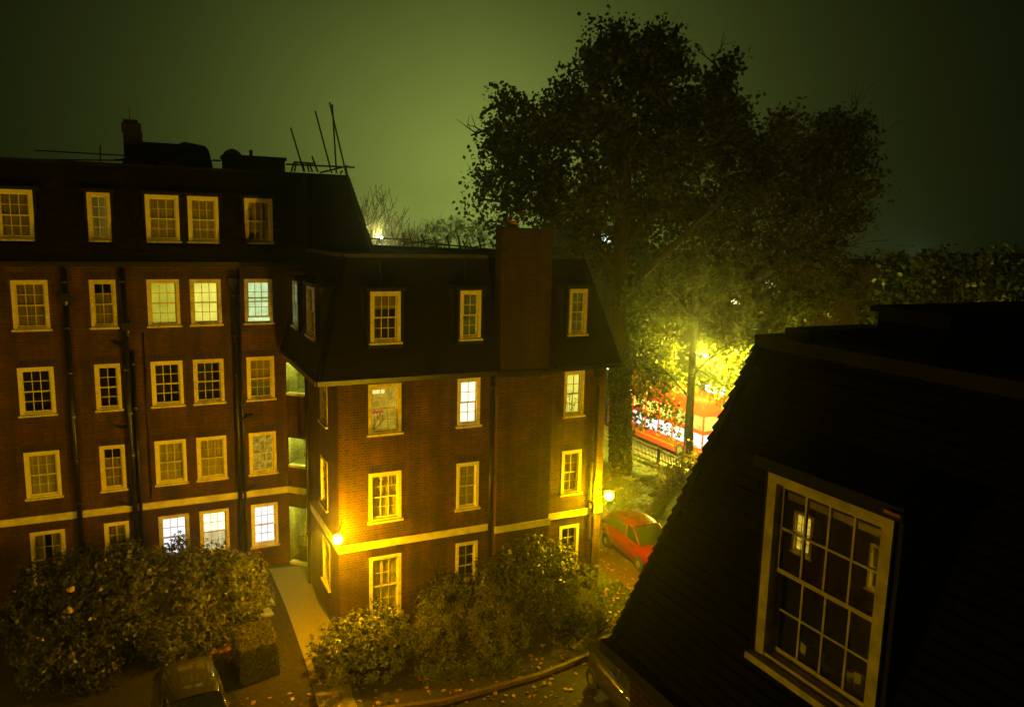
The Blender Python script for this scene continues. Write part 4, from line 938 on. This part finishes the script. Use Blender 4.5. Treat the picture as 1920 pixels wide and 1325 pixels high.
# --- right bed
shrub('glossy_shrub', 'rounded bush of sparkling glossy leaves under the tall curtained window', [sb(650, 1210, 50, 20.9, .9), sb(690, 1195, 52, 20.8, .9), sb(730, 1190, 42, 21.0, .9), sb(640, 1240, 46, 20.3), sb(700, 1240, 50, 20.2), sb(745, 1210, 26, 20.8)], .10, M['laurel'], 1500, clump=.06, aspect=.5)
shrub('feathery_shrub', 'soft feathery bush between the glossy bush and the large dark bush', [sb(815, 1150, 30, 21.2), sb(840, 1125, 26, 21.6), sb(790, 1205, 30, 20.3), sb(830, 1195, 32, 20.3), sb(860, 1165, 26, 21), sb(800, 1180, 26, 20.8)], .085, M['feather'], 1500, clump=.1, npc=24, aspect=.35)
shrub('plumed_shrub', 'pale plumed bush at the foot of the large dark bush', [sb(910, 1125, 17, 20.6, 1.5), sb(895, 1180, 26, 20.0, 1.2), sb(935, 1160, 26, 20.1, 1.2), sb(960, 1190, 30, 19.7), sb(925, 1215, 30, 19.3), sb(880, 1150, 18, 20.5, 1.3)], .085, M['feather'], 1500, clump=.1, npc=24, aspect=.35)
shrub('groundcover_shrub', 'low bright green bush at the bottom edge below the plumed bush', [sb(930, 1248, 24, 18.9, .6), sb(965, 1246, 22, 18.8, .6), sb(895, 1250, 22, 19, .6), sb(840, 1252, 30, 19.2, .5), sb(800, 1255, 24, 19.3, .5)], .075, M['grass'], 1500, clump=.08, aspect=.4)
shrub('large_shrub', 'large dark bush against the front wall, taller than its neighbours', [sb(985, 1060, 55, 21.6), sb(1040, 1050, 42, 21.7), sb(930, 1080, 40, 21.7), sb(1000, 1110, 62, 21.1), sb(1042, 1085, 42, 21.2), sb(950, 1130, 44, 21.0), sb(1040, 1140, 52, 20.7), sb(985, 1035, 26, 21.9), sb(870, 1110, 28, 21.8)], .11, M['darkshrub'], 1000, clump=.11, npc=16, shell=.6, aspect=.55)
shrub('domed_shrub', 'clipped domed bush at the right end of the bed beside the lawn', [sb(1094, 1125, 45, 20.5, 1.15), sb(1096, 1160, 40, 20.3), sb(1075, 1180, 34, 20.1)], .06, M['dome'], 3200, clump=.035, npc=16, shell=.96, aspect=.5)
shrub('low_shrub', 'low spreading bush at the lawn edge under the domed bush', [sb(1110, 1200, 26, 19.5, .7), sb(1140, 1190, 26, 19.6, .7), sb(1075, 1215, 24, 19.1, .6), sb(1150, 1170, 18, 19.9, .6)], .09, M['laurel'], 1100, clump=.08)
for i, (x, y, r) in enumerate(((835, 1085, 24), (805, 1110, 20))):
    shrub('wall_shrub', ['thin twiggy bush against the wall under the narrow dark window', 'small dark bush against the wall beside the tall curtained window'][i], [sb(x, y, r, 22.0), sb(x+14, y+18, r, 21.8), sb(x-12, y+26, r, 21.8)], .09, M['darkshrub'], 700, clump=.12, shell=.4)
# grass blades and fallen leaves
gp = []
for _ in range(9000): gp.append((random.uniform(12.8, 15.5), random.uniform(19.0, 22.3), .03))
for _ in range(16000): gp.append((random.uniform(19.4, 25.8), random.uniform(24, 36), .03))
gnr = np.tile(np.array([[.6, -.6, .15]]), (len(gp), 1))
tag(leafmesh('grass', gp, .075, M['grass'], None, updir=gnr, jitter=.9, aspect=.25), 'short damp grass beside the drive and behind the red car', 'grass', kind='stuff')
fp = []
for _ in range(900): fp.append((random.uniform(15.0, 19.3), random.uniform(19.6, 33), .022))
for _ in range(160): fp.append((random.uniform(12.9, 15.3), random.uniform(19.0, 22.0), .05))
for _ in range(120): p = atZ(425+random.gauss(0, 12), 1226+random.gauss(0, 8), .03); fp.append((p.x, p.y, .03))
for _ in range(500): fp.append((random.uniform(-2, 14), random.uniform(16.5, 20.5), .03))
for _ in range(500): fp.append((random.uniform(19.4, 25.8), random.uniform(24, 36), .06))
tag(leafmesh('fallen_leaves', fp, .13, M['deadleaf'], None, updir=np.tile(np.array([[0, 0, 1.]]), (len(fp), 1)), jitter=.25, aspect=.75), 'orange fallen leaves scattered over the drive and lawn', 'leaves', kind='stuff')
# --- railing
rl = thing('railing', (25.7, 33, 0), 'dark picket railing between the lawn and the street', 'fence')
fa, fb = Vector((25.95, 20, 0)), Vector((25.75, 52, 0)); q = MB(); nP = 240
for k in range(nP):
    p = fa.lerp(fb, k/nP); q.bx(p+Vector((-.015, -.03, -.05)), (.03, 0, 0), (0, .06, 0), (0, 0, .92)); 
q.build('pickets', M['wood'], rl)
q = MB()
for z in (.2, .68): q.bx(fa+Vector((.02, 0, z)), fb-fa, (.035, 0, 0), (0, 0, .07))
q.build('rail', M['wood'], rl)
for k in range(12):
    p = fa.lerp(fb, k/11.3); q = MB(); q.bx(p+Vector((.06, -.05, -.1)), (.1, 0, 0), (0, .1, 0), (0, 0, 1.05)); q.build('post', M['wood'], rl)

# ================================================================== far trees and houses
def fartree(name, base, label, h, spreadr, leafy, seed, size=.5, n=2600, mat='farleaf', depth=4, r0=.35):
    rg = random.Random(seed); t = thing(name, base, label, 'tree', None); mb = MB()
    b = Vector(base); mb.tube([b, b+Z3*h*.25], [r0, r0*.8], 8)
    for k in range(6): limbs(mb, b+Z3*h*(.18+.02*k), (rg.uniform(-1, 1), rg.uniform(-1, 1), rg.uniform(.7, 1.6)), r0*.6, depth, h*.34, rg, spread=.6, minr=.03, n=6, up=.5)
    mb.build('trunk', M['bark'], t)
    if leafy:
        bl = [((b.x+rg.gauss(0, spreadr*.45), b.y+rg.gauss(0, spreadr*.45), b.z+h*rg.uniform(.35, .95)), (spreadr*.36,)*3, 1) for _ in range(12)]
        C, _ = blobleaves(bl, n/12/(spreadr*.36)**2, clump=spreadr*.08, npc=14)
        leafmesh('crown', C, size, M[mat], t, aspect=.8)
    return t
p = atY(702, 450, 72); fartree('bare_tree', (p.x, p.y, -1), 'nearly bare spreading tree lit from below, beyond the roof edge', p.z+1+1.0, 4.5, True, 5, size=.26, n=900, depth=5)
p = atY(668, 450, 66); fartree('bare_tree', (p.x-1.5, p.y, -1), 'bare twiggy tree half hidden by the end of the highest roof', p.z+1-.5, 3.5, False, 8, depth=5)
for i, (x, y, Y, sp) in enumerate(((815, 412, 330, 11), (865, 405, 350, 12), (770, 432, 300, 10), (905, 415, 320, 11), (740, 436, 280, 9))):
    p = atY(x, y, Y); fartree('hazy_tree', (p.x, p.y, -2), ['faint tree fading into the glowing mist, middle of the row', 'tallest faint tree in the mist just left of the plane tree', 'faint low tree in the mist right of the bare tree', 'faint tree in the mist partly behind the plane tree', 'faint small tree in the mist close to the bare tree'][i], p.z+2, sp, True, 20+i, size=1.0, n=520, depth=4, r0=.3)
for i, (x, y, Y, sp) in enumerate(((1640, 478, 46, 4), (1690, 505, 50, 4.5), (1745, 488, 44, 4.5), (1800, 480, 40, 4.5), (1850, 475, 38, 4), (1900, 478, 36, 4), (1600, 500, 52, 4))):
    p = atY(x, y, Y); fartree('dark_tree', (p.x, p.y, -2), ['dark tree beyond the near roof, just right of the street tree', 'dark tree beyond the near roof under the pale green glow', 'dark ragged tree beyond the near roof right of the green glow', 'dark ragged tree above the near roof, second from the right edge', 'dark tree above the near roof near the right edge', 'dark tree at the right edge beyond the near roof', 'dark tree behind the street tree crown'][i], p.z+2, sp*1.15, True, 40+i, size=.36, n=9000, mat='ivy', depth=2, r0=.2)
# building across the street
fb = thing('street_building', (46, 60, RZ), 'far building across the street with cold lit windows behind the trees', 'building')
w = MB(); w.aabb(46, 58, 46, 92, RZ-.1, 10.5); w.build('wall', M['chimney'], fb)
w = MB(); w.aabb(45.7, 58.3, 45.7, 92.3, 10.5, 10.9); w.build('roof', M['lead'], fb)
for (x, y, ww, hh, mt) in ((1144, 706, 14, 34, 'shop'), (1143, 772, 14, 40, 'shop'), (1334, 731, 22, 9, 'shop'), (1357, 737, 14, 16, 'shop'), (1358, 770, 10, 22, 'shop'), (1380, 566, 16, 9, 'farwin'), (1447, 535, 20, 7, 'shop'), (1290, 800, 60, 14, 'shop'), (1425, 540, 10, 6, 'shop')):
    a = atX(x-ww/2, y+hh/2, 45.94); b = atX(x+ww/2, y-hh/2, 45.94)
    if 'farwin' not in M: M['farwin'] = emis('warm far window', (1, .85, .45), 2.5, .4, 3)
    q = MB(); y0, y1 = sorted((a.y, b.y)); z0, z1 = sorted((a.z, b.z))
    q.aabb(45.9, 45.995, y0-.1, y1+.1, z0-.1, z1+.1); f_ = q.build('window', M['iron'], fb)
    q = MB(); q.aabb(45.86, 45.898, y0, y1, z0, z1); q.build('pane', M[mt], f_)
fb2 = thing('far_building', (60, 120, RZ), 'faint far house with a pale lit window seen through the plane tree', 'building')
a = atY(1128, 442, 100)
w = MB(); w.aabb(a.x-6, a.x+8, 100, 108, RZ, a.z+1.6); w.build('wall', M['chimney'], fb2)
q = MB(); q.aabb(a.x-1.6, a.x+1.6, 99.9, 99.998, a.z-1.0, a.z+1.0); q.build('window', M['shop'], fb2)
# far lamps
def farlamp(x, y, Y, label, e, col, r=.18):
    p = atY(x, y, Y); t = thing('street_lamp', (p.x, p.y, -1.9), label, 'street lamp'); q = MB(); q.lathe((p.x, p.y, -1.9), [(.1, 0), (.06, p.z+1.9)], 8); q.build('pole', M['iron'], t)
    q = MB(); q.ball(p, r, 10); q.build('lamp_lens', glow(e, col, r), t)
farlamp(709, 441, 66, 'warm far street lamp under the bare tree', 1500, (1, .85, .2), .15)
farlamp(715, 446, 65, 'small cold white far lamp beside the warm one', 120, (.7, 1, .95), .09)
farlamp(1706, 494, 90, 'far lamp making a pale green glow over the dark trees', 420, (.55, 1, .75), .08)

# ================================================================== vehicles
def car(name, label, origin, ang, paint, kind='hatch', scale=1.0):
    """nose along local +x; origin on the ground under the middle"""
    t = thing(name, origin, label, 'car')
    R = Matrix.Rotation(ang, 3, 'Z'); O = Vector(origin)
    T = lambda x, y, z: O+R @ Vector((x*scale, y*scale, z*scale))
    st = [(-1.92, .55, .78, .52, .72), (-1.88, .32, .95, .58, .80), (-1.45, .26, .98, .82, .80), (-.9, .24, .97, .84, .80), (0, .23, .95, .85, .80), (.75, .24, .93, .84, .78), (1.2, .25, .88, .82, .74), (1.65, .28, .80, .76, .66), (1.88, .34, .68, .66, .58), (1.95, .42, .58, .60, .52)]
    b = MB(); rings = []
    for (x, z0, z1, hw, hw2) in st:
        hw = max(hw, .55); ring = [(x, -hw*.92, z0), (x, -hw, z0+.15*(z1-z0)), (x, -hw, z0+.6*(z1-z0)), (x, -hw2*.98 if hw2 < hw else -hw*.97, z1-.04), (x, -hw2*.8, z1), (x, 0, z1+.02), (x, hw2*.8, z1), (x, hw2*.98 if hw2 < hw else hw*.97, z1-.04), (x, hw, z0+.6*(z1-z0)), (x, hw, z0+.15*(z1-z0)), (x, hw*.92, z0)]
        rings.append([T(*p) for p in ring])
    for A, B_ in zip(rings, rings[1:]):
        for k in range(len(A)):
            k2 = (k+1) % len(A); b.face([A[k], B_[k], B_[k2], A[k2]])
    b.face(rings[0]); b.face(rings[-1][::-1])
    bo = b.build('body', paint, t)
    md = bo.modifiers.new('weld', 'WELD'); md.merge_threshold = .002
    for p in bo.data.polygons: p.use_smooth = True
    # cabin
    gl = [(-1.75, .74, .90), (-1.35, .60, 1.38), (-.2, .62, 1.45), (.35, .58, 1.40), (1.05, .70, .90)]
    def sect(x, hw, z): return [(x, -hw, z), (x, hw, z)]
    rf = MB(); P = [(T(x, -hw, z), T(x, hw, z)) for x, hw, z in gl]
    prof = [(-1, 0), (-.93, .045), (-.6, .075), (0, .085), (.6, .075), (.93, .045), (1, 0)]
    xs_ = [(-1.42, .60, 1.33), (-1.30, .61, 1.385), (-.75, .625, 1.43), (-.2, .62, 1.45), (.2, .60, 1.425), (.40, .57, 1.385)]
    rr_ = [[T(x, a*hw, z+b_) for a, b_ in prof] for x, hw, z in xs_]
    for A, B_ in zip(rr_, rr_[1:]):
        for k in range(len(A)-1): rf.face([A[k], B_[k], B_[k+1], A[k+1]])
    for sgn in (-1, 1):   # pillars
        for (xa, ha, za), (xb, hb, zb) in ((gl[0], gl[1]), (gl[4], gl[3])): rf.tube([T(xa, sgn*ha, za), T(xb, sgn*hb, zb)], .04, 6)
        rf.tube([T(.05, sgn*.74, .92), T(-.02, sgn*.62, 1.43)], .035, 6); rf.tube([T(-1.35, sgn*.6, 1.38), T(-.2, sgn*.62, 1.45), T(.35, sgn*.58, 1.40)], .03, 6)
    rfo_ = rf.build('roof', paint, t, smooth=True); md = rfo_.modifiers.new('weld', 'WELD'); md.merge_threshold = .002
    ws = MB(); ws.face([P[4][0], P[4][1], P[3][1], P[3][0]]); ws.build('windscreen', M['carglass'], t)
    rw = MB(); rw.face([P[0][1], P[0][0], P[1][0], P[1][1]]); rw.build('rear_window', M['carglass'], t)
    for sgn in (-1, 1):
        sw = MB(); q = [T(x, sgn*(hw-.012), z) for x, hw, z in gl]; sw.face(q if sgn < 0 else q[::-1]); sw.build('side_window', M['carglass'], t)
        mi = MB(); mi.ball(T(.72, sgn*.93, .98), .09, 8, (.7, 1, .8)); mi.build('wing_mirror', paint, t)
        hl = MB(); hl.ball(T(1.82, sgn*.52, .66), .13, 10, (1, 1, .7)); hl.build('headlight', M['headlamp'], t)
        tl = MB(); tl.ball(T(-1.86, sgn*.6, .82), .11, 8, (.5, .8, 1)); tl.build('tail_light', plain('red lamp lens', (.4, .02, .02), .2), t)
        for xw in (-1.2, 1.2):
            w_ = MB(); ax = R @ Vector((0, sgn, 0)); c = T(xw, sgn*.66, .30); w_.lathe(c, [(.2, 0), (.29, .0), (.31, .03), (.31, .17), (.28, .2), (.2, .2)], 20, axis=ax); wo = w_.build('wheel', M['rubber'], t)
            h = MB(); h.lathe(c, [(.2, .12), (.2, .19), (.05, .215)], 14, axis=ax); h.build('wheel_trim', M['wheel'], wo)
    bp = MB(); bp.tube([T(1.9, -.6, .42), T(2.0, 0, .42), T(1.9, .6, .42)], .07, 8); bp.tube([T(-1.86, -.6, .48), T(-1.96, 0, .48), T(-1.86, .6, .48)], .07, 8); bp.build('bumper', paint, t)
    np_ = MB(); np_.bx(T(2.06, -.26, .36), R @ Vector((.012, 0, 0)), R @ Vector((0, .52, 0)), Vector((0, 0, .11))); np_.build('number_plate', M['paper'], t)
    return t
car('parked_car', 'red hatchback parked on the leaf strewn drive beside the lamp', (17.55, 23.95, .012), math.radians(-90-2), M['carred'])
car('parked_car', 'grey car with only its roof showing at the bottom edge, before the box hedge', (.8, 19.0, .012), math.radians(-90+4), M['cargrey'])
car('parked_car', 'dark glossy car catching the lamp at the bottom edge by the near roof', (11.75, 15.7, .012), math.radians(-90-4), M['cardark'])
# red double deck bus
def bus(x0, y0, y1, z, label):
    t = thing('bus', (x0+1.25, (y0+y1)/2, z), label, 'bus'); x1 = x0+2.5; zb = z+.27; H = 4.1
    b = MB()
    lvl = [(zb, zb+.86), (zb+1.78, zb+2.05), (zb+2.95, z+H)]
    for a, c in lvl: b.aabb(x0, x1, y0, y1, a, c)
    for k in range(8):
        yy = y0+(y1-y0-.14)*k/7
        b.aabb(x0, x0+.07, yy, yy+.12, zb+.86, zb+1.78); b.aabb(x0, x0+.07, yy, yy+.12, zb+2.05, zb+2.95)
        b.aabb(x1-.07, x1, yy, yy+.12, zb+.86, zb+1.78); b.aabb(x1-.07, x1, yy, yy+.12, zb+2.05, zb+2.95)
    b.aabb(x0+.05, x1-.05, y0+.05, y1-.05, z+H, z+H+.09)
    b.build('body', M['busred'], t)
    q = MB(); q.aabb(x0+.1, x1-.1, y0+.03, y1-.03, zb+.84, zb+1.80); q.build('lower_deck_window', M['buslight'], t)
    q = MB(); q.aabb(x0+.1, x1-.1, y0+.03, y1-.03, zb+2.03, zb+2.97); q.build('upper_deck_window', M['busyellow'], t)
    q = MB(); q.aabb(x0-.006, x0-.001, y0+.4, y1-.4, zb+.34, zb+.40); q.build('stripe', M['yellowline'], t)
    for yy in (y0+2.2, y1-2.8):
        for sx in (x0-.01, x1-.27):
            w_ = MB(); w_.lathe((sx, yy, z+.48), [(.3, 0), (.46, .0), (.48, .04), (.48, .24), (.46, .28), (.3, .28)], 20, axis=(1, 0, 0)); wo = w_.build('wheel', M['rubber'], t)
            h = MB(); h.lathe((sx-.005, yy, z+.48), [(.28, 0), (.28, .03)], 14, axis=(1, 0, 0)); h.build('wheel_trim', M['wheel'], wo)
    for sx in (x0+.35, x1-.35):
        q = MB(); q.ball((sx, y0-.01, zb+.45), .16, 10, (1, .4, .8)); q.build('headlight', emis('lit headlamp', (1, .95, .8), 8), t)
        q = MB(); q.ball((sx, y1+.01, zb+.5), .1, 8, (1, .4, 1)); q.build('tail_light', M['tail'], t)
    return t
bus(32.0, 37.6, 48.6, RZ, 'red double deck bus with lit windows on the street behind the trees')
car('moving_car', 'small car on the street just past the slim trunk, beyond the bus', (33.3, 33.2, RZ+.005), math.radians(-90), M['carred'])

# ================================================================== sky and air
wd = bpy.data.worlds.new('World'); sc.world = wd; wd.use_nodes = True
nt = wd.node_tree; nt.nodes.clear()
out = nt.nodes.new('ShaderNodeOutputWorld'); bg = nt.nodes.new('ShaderNodeBackground')
tc = nt.nodes.new('ShaderNodeTexCoord')
gd = ray(880, 415).normalized()
vm = nt.nodes.new('ShaderNodeVectorMath'); vm.operation = 'DOT_PRODUCT'; vm.inputs[1].default_value = gd
nrm_ = nt.nodes.new('ShaderNodeVectorMath'); nrm_.operation = 'NORMALIZE'
nt.links.new(tc.outputs['Generated'], nrm_.inputs[0]); nt.links.new(nrm_.outputs[0], vm.inputs[0])
ac = nt.nodes.new('ShaderNodeMath'); ac.operation = 'ARCCOSINE'; nt.links.new(vm.outputs['Value'], ac.inputs[0])
dv = nt.nodes.new('ShaderNodeMath'); dv.operation = 'MULTIPLY'; dv.inputs[1].default_value = 1/math.radians(10.5); nt.links.new(ac.outputs[0], dv.inputs[0])
pw = nt.nodes.new('ShaderNodeMath'); pw.operation = 'POWER'; pw.inputs[1].default_value = 1.25; nt.links.new(dv.outputs[0], pw.inputs[0])
ng = nt.nodes.new('ShaderNodeMath'); ng.operation = 'MULTIPLY'; ng.inputs[1].default_value = -1; nt.links.new(pw.outputs[0], ng.inputs[0])
ex = nt.nodes.new('ShaderNodeMath'); ex.operation = 'EXPONENT'; nt.links.new(ng.outputs[0], ex.inputs[0])
nz = nt.nodes.new('ShaderNodeTexNoise'); nz.inputs['Scale'].default_value = 3; nz.inputs['Detail'].default_value = 3; nt.links.new(nrm_.outputs[0], nz.inputs['Vector'])
mr = nt.nodes.new('ShaderNodeMapRange'); mr.inputs['To Min'].default_value = .8; mr.inputs['To Max'].default_value = 1.2; nt.links.new(nz.outputs['Fac'], mr.inputs['Value'])
m1 = nt.nodes.new('ShaderNodeMath'); m1.operation = 'MULTIPLY'; nt.links.new(ex.outputs[0], m1.inputs[0]); nt.links.new(mr.outputs[0], m1.inputs[1])
mx = nt.nodes.new('ShaderNodeMix'); mx.data_type = 'RGBA'; mx.clamp_factor = False
mx.inputs[6].default_value = (.002, .003, .001, 1); mx.inputs[7].default_value = (.36, .465, .085, 1)
nt.links.new(m1.outputs[0], mx.inputs[0]); nt.links.new(mx.outputs[2], bg.inputs[0]); bg.inputs[1].default_value = 1
nt.links.new(bg.outputs[0], out.inputs[0])
HAZE = True
if HAZE:
    q = MB(); q.aabb(-60, 260, -30, 400, -3.0, 34.0)
    hz, hn, ho = newmat('thin night mist'); pv = hn.nodes.new('ShaderNodeVolumePrincipled')
    pv.inputs['Color'].default_value = (.85, .95, .75, 1); pv.inputs['Density'].default_value = .0018; pv.inputs['Anisotropy'].default_value = .9
    hn.links.new(pv.outputs[0], ho.inputs['Volume'])
    tag(q.build('haze', hz, None), 'thin night mist hanging over the whole place', 'haze', kind='stuff')
# ================================================================== render settings
sc.render.engine = 'CYCLES'
cy = sc.cycles; cy.use_denoising = True; cy.max_bounces = 6; cy.diffuse_bounces = 3; cy.glossy_bounces = 3; cy.transparent_max_bounces = 12; cy.volume_bounces = 0
cy.sample_clamp_indirect = 3; cy.sample_clamp_direct = 0; cy.caustics_reflective = False; cy.caustics_refractive = False
vs = sc.view_settings; vs.view_transform = 'Standard'; vs.look = 'None'; vs.exposure = 0; vs.gamma = 1
